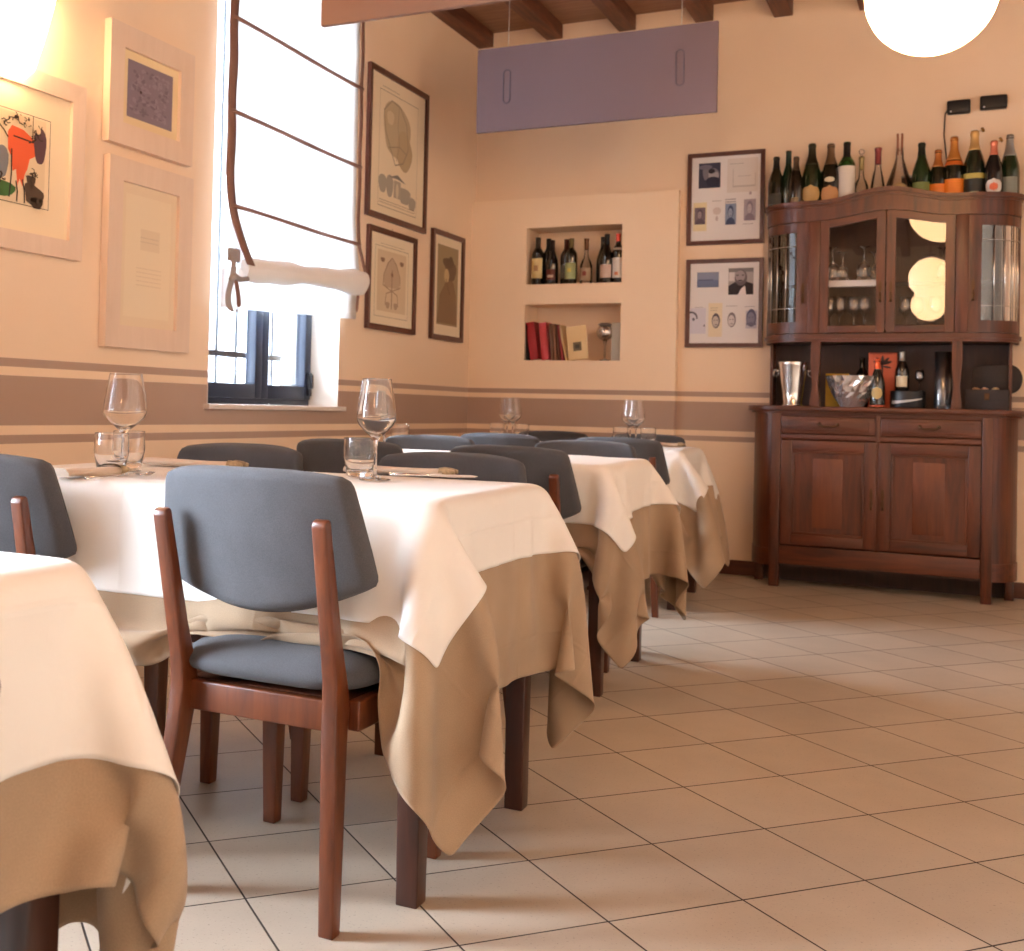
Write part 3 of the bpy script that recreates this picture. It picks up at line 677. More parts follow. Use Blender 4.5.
# ------------------------------------------------------------------ chairs
def back_y(z): return -.198-(z-.50)*.25             # lean of the post front face
def make_chair():
    root = thing('dining_chair', '-', 'chair')
    wn = M_['walnut']
    # rear legs running up into the posts behind the backrest
    for sx in (-1, 1):
        prof = [(-.252, 0), (-.224, 0), (-.168, .34), (-.160, .375), (-.166, .41), (-.196, .50), (-.255, .722), (-.260, .728), (-.272, .724),
                (-.275, .715), (-.229, .50), (-.216, .43), (-.214, .38), (-.220, .32)]
        b = MB(); tb = MB()
        b.prism(prof, 'x', sx*.190-.015, sx*.190+.015, wn, .004)
        for v in b.bm.verts:                            # feet splay outward a little
            v.co.x += sx*(.004-.026*min(1, v.co.z/.36)+(.005*(v.co.z-.36)/.36 if v.co.z > .36 else 0))
        b.build('rear_leg', root)
    for sx in (-1, 1):
        b = MB(); n = 4
        a = [(sx*.196-.021, .165), (sx*.196+.021, .165), (sx*.196+.021, .207), (sx*.196-.021, .207)]
        b.box(sx*.196-.022, sx*.196+.022, .160, .205, 0, .365, wn, .005)
        for v in b.bm.verts:
            k = 1-v.co.z/.365
            v.co.x = sx*.196+(v.co.x-sx*.196)*(1-.32*k); v.co.y = .183+(v.co.y-.183)*(1-.32*k)+.004*k
        b.build('front_leg', root)
    b = MB()
    b.box(-.175, .175, -.185, -.160, .335, .392, wn, .004); b.box(-.176, .176, .172, .197, .335, .392, wn, .004)
    for sx in (-1, 1): b.box(sx*.190-.012, sx*.190+.012, -.16, .165, .337, .392, wn, .004)
    b.box(-.176, .176, -.16, .172, .384, .392, wn)
    b.build('seat_frame', root)
    # upholstered seat pad, crowned, rounded square
    P = []
    nu, nv = 40, 15
    for j in range(nv):
        v = j/(nv-1); a = (v-.5)*PI       # bottom -> top
        row = []
        for i in range(nu):
            th = 2*PI*i/nu; c, s_ = math.cos(th), math.sin(th)
            e = .42
            x = .222*math.copysign(abs(c)**e, c); y = .010+.215*math.copysign(abs(s_)**e, s_)
            if y < 0: x *= 1-.06*(-y/.2)
            rr_ = math.cos(a)**.45 if abs(a) < PI/2-1e-4 else 0.0001
            z = .429+.035*math.sin(a)+(.016*(1-(rr_**3)) if a > 0 else 0)
            row.append((x*rr_, .010+(y-.010)*rr_, z))
        P.append(row+[row[0]])
    b = MB(); b.grid(P, M_['grey']); b.build('seat', root, weld=True)
    # curved shell backrest
    nu, nv = 34, 22; F = []; B_ = []
    def outline(s, v):
        zb = .540+.055*abs(s)**2.2; zt = .812-.012*abs(s)**3
        z = zb+(zt-zb)*v
        hw = .236+(.198-.236)*max(0, min(1, (z-.62)/.19))**1.1 if z > .62 else .236-.03*((.62-z)/.08)**1.6
        # rounded corners
        k = 1.
        vt = (1-v)/.13
        if vt < 1: k -= .085*(1-math.sqrt(max(0, 1-(1-vt)**2)))
        vb = v/.10
        if vb < 1: k -= .07*(1-math.sqrt(max(0, 1-(1-vb)**2)))
        x = hw*k*s
        yb = back_y(z)+.0+.046*abs(s)**2.1-.004
        return x, yb, z
    for j in range(nv+1):
        v = j/nv; fr = []; br = []
        for i in range(nu+1):
            s = -1+2*i/nu; s = math.copysign(1-(1-abs(s))**1.25, s)
            x, yb, z = outline(s, v)
            ed = min(1, (1-abs(s))/.07); ev = min(1, min(v, 1-v)/.075)
            e = math.sqrt(max(0, 1-(1-ed)**2))*math.sqrt(max(0, 1-(1-ev)**2))
            mid = yb+.020
            fr.append((x, mid+.022*e, z)); br.append((x, mid-.020*e, z))
        F.append(fr); B_.append(br)
    b = MB(); b.grid(F, M_['grey'], flip=False); b.grid(B_, M_['grey'], flip=True); b.build('backrest', root, weld=True, recalc=True)
    return root
proto = make_chair()
first = [True]
def chair(x, y, rz, label, group):
    o = proto if first[0] else copy_tree(proto)
    first[0] = False
    o.location = (x, y, 0); o.rotation_euler = (0, 0, rz); o['label'] = label; o['group'] = group; o['category'] = 'chair'
    return o

# ------------------------------------------------------------------ cloth draping (position based, on a regular grid)
def sdf_push(P, c, h, r, rz=0.):
    """push points out of a rounded box; returns mask of touched"""
    cs, sn = math.cos(rz), math.sin(rz)
    D = P-c
    if rz: D = np.stack([D[..., 0]*cs+D[..., 1]*sn, -D[..., 0]*sn+D[..., 1]*cs, D[..., 2]], -1)
    A = np.abs(D)-(np.array(h)-r)
    q = np.maximum(A, 0); ln = np.linalg.norm(q, axis=-1)
    out = ln > 1e-9
    inside = ~out
    dist = np.where(out, ln-r, A.max(-1)-r)
    hit = dist < 0
    N = np.zeros_like(D)
    N[out] = q[out]/ln[out][:, None]
    if inside.any():
        ax = A.argmax(-1); idx = np.where(inside)
        N[idx+(ax[inside],)] = 1
    N *= np.sign(D)+(D == 0)
    mv = np.where(hit, -dist, 0)[..., None]*N
    if rz: mv = np.stack([mv[..., 0]*cs-mv[..., 1]*sn, mv[..., 0]*sn+mv[..., 1]*cs, mv[..., 2]], -1)
    return mv, hit

def drape(nx, ny, res, center, boxes, steps, iters, seed, pin=None, floorz=.004, stiff=.35, z0=.79, wind=.0, rot=0., backs=(), bend=.1):
    rng = np.random.default_rng(seed)
    ix = (np.arange(nx)-(nx-1)/2)*res; iy = (np.arange(ny)-(ny-1)/2)*res
    X, Y = np.meshgrid(ix, iy, indexing='ij')
    if rot: X, Y = X*math.cos(rot)-Y*math.sin(rot), X*math.sin(rot)+Y*math.cos(rot)
    P = np.stack([X+center[0], Y+center[1], np.full_like(X, z0)], -1)
    P[..., 2] += rng.normal(0, .0008, X.shape)
    if pin is not None:
        i0, j0, Q = pin
        P[i0:i0+Q.shape[0], j0:j0+Q.shape[1]] = Q
    V = np.zeros_like(P); dt = 1/200.
    Wt = np.ones(X.shape+(1,))
    if pin is not None: Wt[i0:i0+Q.shape[0], j0:j0+Q.shape[1]] = 0
    cons = []
    def add(di, dj, k):
        L0 = res*math.hypot(di, dj)
        si = max(abs(di), 1) if di else 1
        # colouring: split along the dominant direction in two interleaved sets
        if di:
            for p in range(2):
                idx = [i for i in range(nx-abs(di)) if (i//abs(di)) % 2 == p]
                ii = np.array(idx)
                ja = slice(0, ny-dj) if dj >= 0 else slice(-dj, ny)
                jb = slice(dj, ny) if dj >= 0 else slice(0, ny+dj)
                cons.append((ii, ii+di, ja, jb, L0, k))
        else:
            for p in range(2):
                jj = np.array([j for j in range(ny-dj) if (j//dj) % 2 == p])
                cons.append((slice(None), slice(None), jj, jj+dj, L0, k))
    add(1, 0, 1.); add(0, 1, 1.); add(1, 1, stiff); add(1, -1, stiff); add(2, 0, bend); add(0, 2, bend)
    for st in range(steps):
        V[..., 2] -= 9.8*dt
        V *= .985 if st < steps*.7 else .95
        V += rng.normal(0, wind, (1, 1, 3))*np.sin(X*9+st*.3+seed)[..., None]
        Pn = P+V*dt*(Wt > 0)
        for it in range(iters):
            for (ia, ib, ja, jb, L0, k) in cons:
                A = Pn[ia][:, ja] if not isinstance(ia, slice) else Pn[:, ja]
                B = Pn[ib][:, jb] if not isinstance(ib, slice) else Pn[:, jb]
                wa = Wt[ia][:, ja] if not isinstance(ia, slice) else Wt[:, ja]
                wb = Wt[ib][:, jb] if not isinstance(ib, slice) else Wt[:, jb]
                d = B-A; l = np.sqrt((d*d).sum(-1, keepdims=True))+1e-12
                c = k*(l-L0)/l/np.maximum(wa+wb, 1e-9)
                c = np.where(wa+wb > 0, c, 0)
                if isinstance(ia, slice):
                    Pn[:, ja] = A+d*c*wa; Pn[:, jb] = B-d*c*wb
                else:
                    if isinstance(ja, slice):
                        Pn[ia, ja] = A+d*c*wa; Pn[ib, jb] = B-d*c*wb
            if True:
                for (bc, bh, br, brz) in boxes:
                    mv, hit = sdf_push(Pn, np.array(bc), bh, br, brz)
                    mv *= (Wt > 0)
                    Pn += mv
                    if it == iters-1:
                        fr = np.where(hit[..., None], .12, 0)
                        T = (Pn-P)*fr; T[..., 2] = 0
                        Pn -= T*(Wt > 0)
                if st > steps*.35:
                    for (bx_, by_, ba) in backs:        # keep the hanging cloth in front of the chair backs
                        cs_, sn_ = math.cos(ba), math.sin(ba)
                        u = (Pn[..., 0]-bx_)*cs_+(Pn[..., 1]-by_)*sn_; v = -(Pn[..., 0]-bx_)*sn_+(Pn[..., 1]-by_)*cs_
                        z_ = Pn[..., 2]
                        vm = np.where(z_ > .5, -.162-(z_-.50)*.25+.058*np.minimum(1, np.abs(u)/.25)**2.1, -.13)
                        k_ = (np.abs(u) < .27) & (z_ > .34) & (z_ < .83) & (v < vm) & (Wt[..., 0] > 0)
                        mv_ = np.where(k_, np.minimum(vm-v, .003), 0)
                        Pn[..., 0] -= mv_*sn_; Pn[..., 1] += mv_*cs_
                Pn[..., 2] = np.maximum(Pn[..., 2], floorz)
        V = (Pn-P)/dt
        sp = np.linalg.norm(V, axis=-1, keepdims=True); V *= np.minimum(1, 3./np.maximum(sp, 1e-6))
        P = Pn
    return P

def normals(P):
    du = np.gradient(P, axis=0); dv = np.gradient(P, axis=1)
    n = np.cross(du, dv); n /= np.linalg.norm(n, axis=-1, keepdims=True)+1e-12
    return n

def cloth_object(name, P, res, m, label, parent_loc, rz, thick=.0012, group=None):
    nx, ny = P.shape[:2]
    me = bpy.data.meshes.new(name)
    vs = P.reshape(-1, 3).tolist(); fs = []
    for i in range(nx-1):
        for j in range(ny-1): fs.append((i*ny+j, (i+1)*ny+j, (i+1)*ny+j+1, i*ny+j+1))
    me.from_pydata(vs, [], fs); me.materials.append(m)
    uv = me.uv_layers.new(name='UVMap')
    for l in me.loops:
        i, j = divmod(l.vertex_index, ny); uv.data[l.index].uv = (i*res+.07, j*res+.11)
    for p in me.polygons: p.use_smooth = True
    o = bpy.data.objects.new(name, me); C.objects.link(o)
    o.location = parent_loc; o.rotation_euler = (0, 0, rz)
    s = o.modifiers.new('smooth', 'SUBSURF'); s.levels = 1; s.render_levels = 2
    s = o.modifiers.new('thickness', 'SOLIDIFY'); s.thickness = thick; s.offset = 0
    tag(o, label, 'tablecloth', group)
    return o

HZ = .748            # table top height
def table(cx, cy, L, Wd, rz, label, group, seed, wlab, llab, ow=(.155, .20), ol=(.40, .40), wsh=(0., 0.), lsh=(0., 0.), chairs=(), res=.026, ang=0., steps=320):
    t = thing('dining_table', label, 'table', (cx, cy, 0), rz, group)
    b = MB(); b.box(-L/2+.02, L/2-.02, -Wd/2+.02, Wd/2-.02, HZ-.028, HZ-.004, M_['tableleg'], .006); b.build('table_top', t)
    b = MB(); ins = .03
    b.box(-L/2+.06, L/2-.06, -Wd/2+ins, -Wd/2+ins+.02, HZ-.095, HZ-.0245, M_['tableleg']); b.box(-L/2+.06, L/2-.06, Wd/2-ins-.02, Wd/2-ins, HZ-.095, HZ-.0245, M_['tableleg'])
    b.box(-L/2+ins, -L/2+ins+.02, -Wd/2+.06, Wd/2-.06, HZ-.095, HZ-.0245, M_['tableleg']); b.box(L/2-ins-.02, L/2-ins, -Wd/2+.06, Wd/2-.06, HZ-.095, HZ-.0245, M_['tableleg'])
    b.build('apron', t)
    for sx in (-1, 1):
        for sy in (-1, 1):
            b = MB(); lx, ly = sx*(L/2-.047), sy*(Wd/2-.05)
            b.box(lx-.026, lx+.026, ly-.026, ly+.026, 0, HZ-.0245, M_['tableleg'], .004)
            for v in b.bm.verts:
                k = 1-v.co.z/HZ; v.co.x = lx+(v.co.x-lx)*(1-.16*k); v.co.y = ly+(v.co.y-ly)*(1-.16*k)
            b.build('leg', t)
    # colliders in table space
    cs, sn = math.cos(-rz), math.sin(-rz)
    bx = []; bk = []
    for (x, y, a) in chairs:
        dx, dy = x-cx, y-cy; lx, ly = dx*cs-dy*sn, dx*sn+dy*cs; la = a-rz
        bx.append(((lx, ly, .432), (.228, .222, .034), .02, la))
        bk.append((lx, ly, la))
    top = ((0, 0, (HZ+.0065)/2), (L/2+.004, Wd/2+.004, (HZ+.0065)/2), .012, 0)
    top2 = ((0, 0, (HZ+.0035)/2), (L/2+.002, Wd/2+.002, (HZ+.0035)/2), .012, 0)
    legs = [((sx*(L/2-.047), sy*(Wd/2-.05), .36), (.034, .034, .36), .01, 0) for sx in (-1, 1) for sy in (-1, 1)]
    def n_(a): return int(round(a/res))+1
    wx, wy = n_(L+2*ow[0]), n_(Wd+2*ow[1])
    Pw = drape(wx, wy, res, (wsh[0], wsh[1]), [top]+bx, steps, 3, seed, z0=HZ+.01, wind=.004, rot=ang, backs=bk)
    nw = normals(Pw)
    inner = Pw-nw*.0032
    # margins of the undercloth around the white one (in grid cells); corner tip of the white is freed by pinning a smaller block
    ax = n_(L+2*ol[0]); ay = n_(Wd+2*ol[1])
    if (ax-wx) % 2: ax += 1
    if (ay-wy) % 2: ay += 1
    sx_, sy_ = int(round(lsh[0]/res)), int(round(lsh[1]/res))
    i0, j0 = (ax-wx)//2+sx_, (ay-wy)//2+sy_
    k = 1
    Pl = drape(ax, ay, res, (wsh[0]-sx_*res, wsh[1]-sy_*res), [top2]+bx, int(steps*1.15), 3, seed+1, pin=(i0+k, j0+k, inner[k:-k, k:-k]), z0=HZ+.0, wind=.008, rot=ang, backs=bk, bend=.03, stiff=.2)
    cloth_object('tablecloth', Pw, res, M_['white'], wlab, (cx, cy, 0), rz, group='white top cloths')
    cloth_object('linen_undercloth', Pl, res, M_['linen'], llab, (cx, cy, 0), rz, group='taupe linen undercloths')
    return t

G = 'grey dining chairs'
ch = {}
def cset(key, x, y, back, lab, dz=0.):
    """x centre; y of the rear feet; back=+1 chair looks towards +y"""
    rz = dz if back > 0 else PI+dz
    ch[key] = (x, y+.235*(1 if back > 0 else -1), rz, lab)
cset('a1', 1.712, -5.208, 1, 'grey chair in full view in the foreground, its back to the camera', -.01)
cset('a2', .990, -5.200, 1, 'dark grey chair cut by the left edge behind the foreground table corner', .02)
cset('a3', 1.695, -4.215, -1, 'grey chair across the nearest full table, facing the foreground chair', .0)
cset('a4', 1.045, -4.215, -1, 'grey chair beyond the nearest full table, left of its twin and below the window', .0)
cset('b1', 1.545, -3.46, 1, 'dark chair with its back to us at the second table, right one of two', .02)
cset('b2', .955, -3.46, 1, 'dark chair under the window at the second table, left one of two', .02)
cset('b3', 1.535, -2.50, -1, 'grey chair at the far side of the second table, near its right corner', .03)
cset('b4', .870, -2.52, -1, 'grey chair at the far side of the second table, left one with bluish light', .03)
cset('c1', 1.420, -1.70, 1, 'dark chair at the near side of the farthest table, right one', .04)
cset('c2', .825, -1.68, 1, 'dark chair at the near side of the farthest table, left one', .04)
cset('c3', 1.325, -.65, -1, 'dark chair by the back wall at the farthest table, right one', .04)
cset('c4', .785, -.63, -1, 'dark chair by the back wall at the farthest table, left one', .04)
cset('z1', 1.235, -5.75, -1, 'chair mostly hidden behind the cropped table, only a dark leg showing', .0)
for k, (x, y, rz, lab) in ch.items(): chair(x, y, rz, lab, G)
chair(1.985, -6.56, PI/2, 'chair at the left edge of the photo, only the rim of its back showing', G)

cz = lambda *ks: [ch[k][:3] for k in ks]
table(1.385, -4.73, 1.25, .70, R(1.2), 'dark wood dining table under white cloth, nearest one seen almost whole', 'dining tables', 3,
      'white cloth on the nearest full table, behind the foreground chair', 'taupe linen undercloth with a long corner point beside the foreground chair', ow=(.140, .195), ol=(.385, .40), wsh=(.0, -.01), chairs=cz('a1', 'a2', 'a3', 'a4'))
table(1.215, -2.99, 1.25, .70, R(2.6), 'dark wood dining table under white cloth, second in the row', 'dining tables', 11,
      'white cloth on the second table of the row', 'taupe linen undercloth of the second table of the row', ow=(.15, .19), ol=(.40, .40), wsh=(.01, .0), chairs=cz('b1', 'b2', 'b3', 'b4'), ang=.02, res=.029)
table(1.045, -1.17, 1.25, .70, R(3.6), 'dark wood dining table under white cloth, farthest, nearest the sideboard', 'dining tables', 23,
      'white cloth on the farthest table, nearest the sideboard', 'taupe linen undercloth of the farthest table', ow=(.16, .18), ol=(.40, .40), wsh=(.01, .0), chairs=cz('c1', 'c2', 'c3', 'c4'), ang=-.02, res=.032)
table(1.425, -6.365, 1.25, .70, R(.5), 'dining table cut by the lower left corner of the photo', 'dining tables', 37,
      'white cloth on the table cut by the lower left corner', 'brown lit linen undercloth in the lower left corner', ow=(.185, .25), ol=(.31, .42), wsh=(.0, .01), chairs=cz('z1')+[(1.985, -6.56, PI/2)], ang=-.015)

# ------------------------------------------------------------------ table ware
ZT = HZ+.0105
def wine_glass_mesh():
    b = MB()
    outer = [(.0, 0), (.036, .0), (.037, .0015), (.030, .003), (.010, .0055), (.0048, .012), (.0040, .03), (.0040, .075), (.0060, .090), (.012, .098), (.027, .112), (.040, .126),
             (.0455, .138), (.0452, .150), (.042, .175), (.038, .200), (.0340, .2292), (.0337, .2312), (.0334, .232)]
    inner = [(.0328, .2322), (.0325, .2314), (.0328, .2292), (.0368, .200), (.0408, .175), (.0440, .150), (.0443, .139), (.0388, .128), (.026, .1145), (.012, .1025), (.0, .100)]
    b.lathe(outer+inner, M_['glass'], 36)
    return b
def tumbler_mesh():
    b = MB()
    b.lathe([(.0, 0), (.026, 0), (.031, .004), (.034, .02), (.0395, .045), (.0400, .052), (.0386, .0895), (.0385, .0922), (.0383, .093), (.0374, .0931), (.0372, .0922), (.0373, .0895), (.0385, .052), (.038, .046), (.033, .022), (.028, .016), (.0, .014)], M_['glass'], 36)
    return b
wg = wine_glass_mesh().build('wine_glass'); tg = tumbler_mesh().build('water_tumbler')
fw, ft = [True], [True]
def put(src, flag, x, y, z, label, cat, group, s=1.):
    o = src if flag[0] else src.copy()
    if not flag[0]: C.objects.link(o)
    flag[0] = False
    o.location = (x, y, z); o.scale = s if isinstance(s, tuple) else (s, s, s); tag(o, label, cat, group); return o
GW, GT = 'wine glasses on the tables', 'water tumblers on the tables'
put(wg, fw, 1.090, -4.805, ZT, 'tall wine glass standing left, in front of the striped wall', 'wine glass', GW, (1.15, 1.15, 1.))
put(tg, ft, 1.136, -4.905, ZT, 'clear tumbler left of the stem of the left wine glass', 'tumbler', GT)
put(tg, ft, 1.040, -4.725, ZT, 'clear tumbler right behind the left wine glass', 'tumbler', GT)
put(wg, fw, 1.672, -4.625, ZT, 'tall wine glass on the nearest full table, above the grey chair back', 'wine glass', GW)
put(tg, ft, 1.595, -4.555, ZT, 'clear tumbler left of the wine glass above the grey chair back', 'tumbler', GT)
put(wg, fw, .680, -2.60, ZT, 'wine glass half behind the middle wine glass, on the second table', 'wine glass', GW)
put(tg, ft, .700, -2.49, ZT, 'bright tumbler on the second table, right of the middle wine glasses', 'tumbler', GT)
put(wg, fw, .672, -1.12, ZT, 'wine glass on the farthest table, left of a touching pair near the corner', 'wine glass', GW)
put(wg, fw, .728, -1.185, ZT, 'wine glass on the farthest table, right of a touching pair near the corner', 'wine glass', GW)
put(tg, ft, .60, -1.08, ZT, 'tumbler beside the left wine glass of the farthest table pair', 'tumbler', GT)
put(tg, ft, .735, -1.06, ZT, 'tumbler beside the right wine glass of the farthest table pair', 'tumbler', GT)
put(wg, fw, 1.335, -1.10, ZT, 'wine glass on the farthest table, left one before the wall strip', 'wine glass', GW)
put(wg, fw, 1.383, -1.175, ZT, 'wine glass on the farthest table, right one before the wall strip', 'wine glass', GW)
put(tg, ft, 1.275, -1.06, ZT, 'tumbler at the foot of the left glass before the wall strip', 'tumbler', GT)
put(tg, ft, 1.41, -1.03, ZT, 'tumbler at the foot of the right glass before the wall strip', 'tumbler', GT)

def napkin(x, y, rz, lab, L=.20, Wn=.055):
    t = thing('napkin', lab, 'napkin', (x, y, ZT-.002), rz, 'linen napkins')
    rnd = random.Random(int(x*100)); P = []
    for i in range(15):
        s = i/14; row = []
        for k in range(17):
            a = 2*PI*k/16
            wv = .004*math.sin(7*s+2*a)
            row.append((-L/2+L*s, (Wn/2+wv)*math.copysign(abs(math.cos(a))**.7, math.cos(a)), .0105+.0095*math.sin(a)*(1+.15*math.sin(5*s+a))))
        P.append(row)
    b = MB(); b.grid(P, M_['napkin']); b.faces(P[0][:16], [tuple(range(16))], M_['napkin']); b.build('napkin_cloth', t)
    b = MB()
    for kx in (0, 1):
        P = []
        for i in range(7):
            s = i/6; row = []
            for k in range(13):
                a = 2*PI*k/12; r = 1-.55*s**2
                row.append((L/2-.01+.038*s, (-.016 if kx else .016)+.016*r*math.cos(a)*(1+.1*math.sin(4*a)), .0125+.011*r*math.sin(a)))
            P.append(row)
        b.grid(P, M_['lace']); b.faces(P[-1][:12], [tuple(range(12))], M_['lace'])
    b.build('lace_end', t)
def fork(x, y, rz, lab):
    b = MB(); z = .004; m = M_['cutlery']
    pts = [(-.10, 0, z), (-.06, 0, z+.001), (0, 0, z+.004), (.04, 0, z+.006), (.055, 0, z+.003)]
    b.tube(pts, [.006, .0055, .003, .003, .006], m, 8, flat=.45)
    for k in (-1.5, -.5, .5, 1.5):
        b.tube([(.053, k*.004, z+.003), (.07, k*.0055, z+.0005), (.085, k*.0055, z+.002), (.10, k*.005, z+.007)], [.0022, .0018, .0016, .001], m, 6)
    o = b.build('fork'); o.location = (x, y, ZT-.002); o.rotation_euler = (0, 0, rz); tag(o, lab, 'fork', 'forks on the tables')
def knife(x, y, rz, lab):
    b = MB(); m = M_['cutlery']
    b.tube([(-.11, 0, .005), (-.07, 0, .005), (-.01, 0, .005)], [.006, .007, .0045], m, 8, flat=.6)
    b.prism([(-.012, .002), (-.012, .008), (.09, .0085), (.108, .006), (.10, .003), (.05, .0015)], 'y', -.0008, .0008, m)
    o = b.build('knife'); o.location = (x, y, ZT-.002); o.rotation_euler = (0, 0, rz); tag(o, lab, 'knife', 'knives on the tables')
napkin(1.60, -4.37, R(8), 'linen napkin with lace end by the glass on the nearest full table', .26, .06)
knife(1.72, -4.40, R(20), 'knife past the lace end of the right napkin')
napkin(1.08, -4.52, R(5), 'linen napkin lying right of the left wine glass', .26, .06)
fork(1.27, -4.62, R(0), 'fork lying in front of the left linen napkin')
napkin(1.15, -5.0, R(88), 'linen napkin by the tumblers at the left', .17, .05)
fork(1.24, -5.0, R(84), 'fork beside the napkin at the left tumblers')
napkin(1.50, -.98, R(10), 'small napkin on the farthest table, right of its glasses', .12, .05)

# ------------------------------------------------------------------ sideboard
SX = 2.453; UX = .024
sb = thing('sideboard', 'tall bow-ended wooden sideboard with glazed upper cabinet against the back wall', 'sideboard', (SX, 0, 0))
sw, swx, sp_, sin_ = M_['sb'], M_['sbx'], M_['sbp'], M_['sbin']
def plan(xf, xs, d, d2, yb=-.02, n=12):
    """bow-ended outline, counter-clockwise from back right"""
    pts = [(xs, yb)]
    for i in range(n+1):
        a = PI/2*i/n; pts.append((xf+(xs-xf)*math.cos(a), -d2-(d-d2)*math.sin(a)))
    pts += [(-x, y) for x, y in pts[::-1]]
    return pts
def end_curve(xf, xs, d, d2, n=12, a0=0, a1=PI/2):
    return [(xf+(xs-xf)*math.cos(a0+(a1-a0)*i/n), -d2-(d-d2)*math.sin(a0+(a1-a0)*i/n)) for i in range(n+1)]
def curved_wall(b, c, z0, z1, m, th, sx=1):
    """thin curved wall following curve c (outer), thickness th inwards"""
    n = len(c); out = [(sx*x, y) for x, y in c]; inn = []
    for i in range(n):
        a = Vector(c[max(i-1, 0)]); e = Vector(c[min(i+1, n-1)]); t = (e-a).normalized(); nrm = Vector((t.y, -t.x))
        if nrm.dot(Vector((c[i][0]-.3, c[i][1]+.1))) < 0: nrm = -nrm
        p = Vector(c[i])-nrm*th; inn.append((sx*p.x, p.y))
    vs = [(x, y, z) for z in (z0, z1) for (x, y) in out+inn]
    fs = []; k = 2*n
    for i in range(n-1):
        fs += [(i, i+1, k+i+1, k+i), (n+i+1, n+i, k+n+i, k+n+i+1), (k+i, k+i+1, k+n+i+1, k+n+i), (i+1, i, n+i, n+i+1)]
    fs += [(0, k, k+n, n), (n-1, n+n-1, k+n+n-1, k+n-1)]
    b.faces(vs, fs, m, False)
# lower case
LD = .33
b = MB()
b.box(-.64, .64, -.035, -.02, .0, .955, sin_)                                   # back, extended to the floor as dark stand-in for shade under the case
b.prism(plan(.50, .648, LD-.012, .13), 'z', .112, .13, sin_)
for sx in (-1, 1):
    curved_wall(b, end_curve(.50, .655, LD, .13), .20, .955, sw, .015, sx)
    b.box(*sorted((sx*.640, sx*.655)), -.13, -.02, .11, .955, sw)
    curved_wall(b, end_curve(.50, .660, LD+.004, .13), .112, .205, swx, .02, sx)   # plinth band
    curved_wall(b, end_curve(.50, .658, LD+.003, .13), .835, .84, swx, .012, sx)
b.box(-.49, .49, -LD-.002, -LD+.02, .125, .225, swx, .003)                        # apron
b.box(-.49, .49, -LD, -LD+.02, .93, .957, swx, .002); b.box(-.49, .49, -LD, -LD+.02, .805, .832, swx, .002)
b.box(-.012, .012, -LD-.001, -LD+.02, .225, .94, sw, .002)
b.build('lower_case', sb)
for sx in (-1, 1):
    b = MB(); b.box(sx*.515-.026, sx*.515+.026, -LD-.010, -LD+.038, 0, .957, sw, .005); b.build('corner_post', sb)
    b = MB(); b.box(sx*.625-.022, sx*.625+.022, -.125, -.081, 0, .115, sw, .004); b.build('foot', sb)
# worktop
b = MB(); b.prism(plan(.505, .690, LD+.035, .14), 'z', .957, .985, swx, .006); b.prism(plan(.50, .674, LD+.018, .135), 'z', .945, .9575, swx, .003)
b.build('worktop', sb)
# drawers
def bail(parent, x, y, z):
    b = MB(); m = M_['brass']
    b.tube([(x-.045, y, z+.006), (x-.042, y-.018, z), (x-.02, y-.022, z-.008), (0+x, y-.022, z-.003), (x+.02, y-.022, z-.008), (x+.042, y-.018, z), (x+.045, y, z+.006)], [.004, .0045, .0055, .004, .0055, .0045, .004], m, 8)
    for s in (-1, 1): b.lathe([(.0, 0), (.010, 0), (.008, .004), (.0, .005)], m, 12, mtx=Matrix.Translation((x+s*.045, y, z+.006)) @ Matrix.Rotation(PI/2, 4, 'X'))
    b.build('drawer_handle', parent)
for x0, x1, hx in ((-.486, -.014, -.245), (.014, .486, .245)):
    b = MB(); b.box(x0, x1, -LD-.006, -LD+.015, .836, .928, swx, .004); b.box(x0+.03, x1-.03, -LD-.010, -LD-.004, .852, .912, swx, .003)
    d = b.build('drawer', sb); bail(d, hx, -LD-.010, .884)
# lower doors
def drop_pull(parent, x, y, z):
    b = MB(); m = M_['brass']
    b.prism([(x-.007, z-.045), (x+.007, z-.045), (x+.009, z-.02), (x+.005, z), (x+.009, z+.02), (x+.006, z+.05), (x, z+.058), (x-.006, z+.05), (x-.009, z+.02), (x-.005, z), (x-.009, z-.02)], 'y', y-.003, y, m)
    b.tube([(x, y-.004, z-.005), (x, y-.010, z-.012), (x+.001, y-.010, z-.035), (x, y-.010, z-.055)], [.003, .003, .003, .007], m, 8)
    b.build('door_pull', parent)
for x0, x1, hx in ((-.486, -.006, -.028), (.006, .486, .028)):
    st = .058; y = -LD-.008; b = MB(); z0, z1 = .232, .800
    b.box(x0, x0+st, y, -LD+.014, z0, z1, sw, .003); b.box(x1-st, x1, y, -LD+.014, z0, z1, sw, .003)
    b.box(x0+st, x1-st, y, -LD+.014, z0, z0+st, swx, .003); b.box(x0+st, x1-st, y, -LD+.014, z1-st, z1, swx, .003)
    d = b.build('door', sb)
    b = MB(); xm = (x0+x1)/2
    b.box(x0+st-.004, x1-st+.004, -LD+.002, -LD+.010, z0+st-.004, z1-st+.004, sw)
    b.box(xm-.075, xm+.075, -LD+.0005, -LD+.004, z0+st+.04, z1-st-.04, sp_, .001)
    for (a, c, e, f) in ((x0+st, x0+st+.012, z0+st, z1-st), (x1-st-.012, x1-st, z0+st, z1-st)): b.box(a, c, -LD-.006, -LD+.003, e, f, sw, .003)
    for (e, f) in ((z0+st, z0+st+.012), (z1-st-.012, z1-st)): b.box(x0+st, x1-st, -LD-.006, -LD+.003, e, f, swx, .003)
    b.build('door_panel', d); drop_pull(d, hx, y, .50)
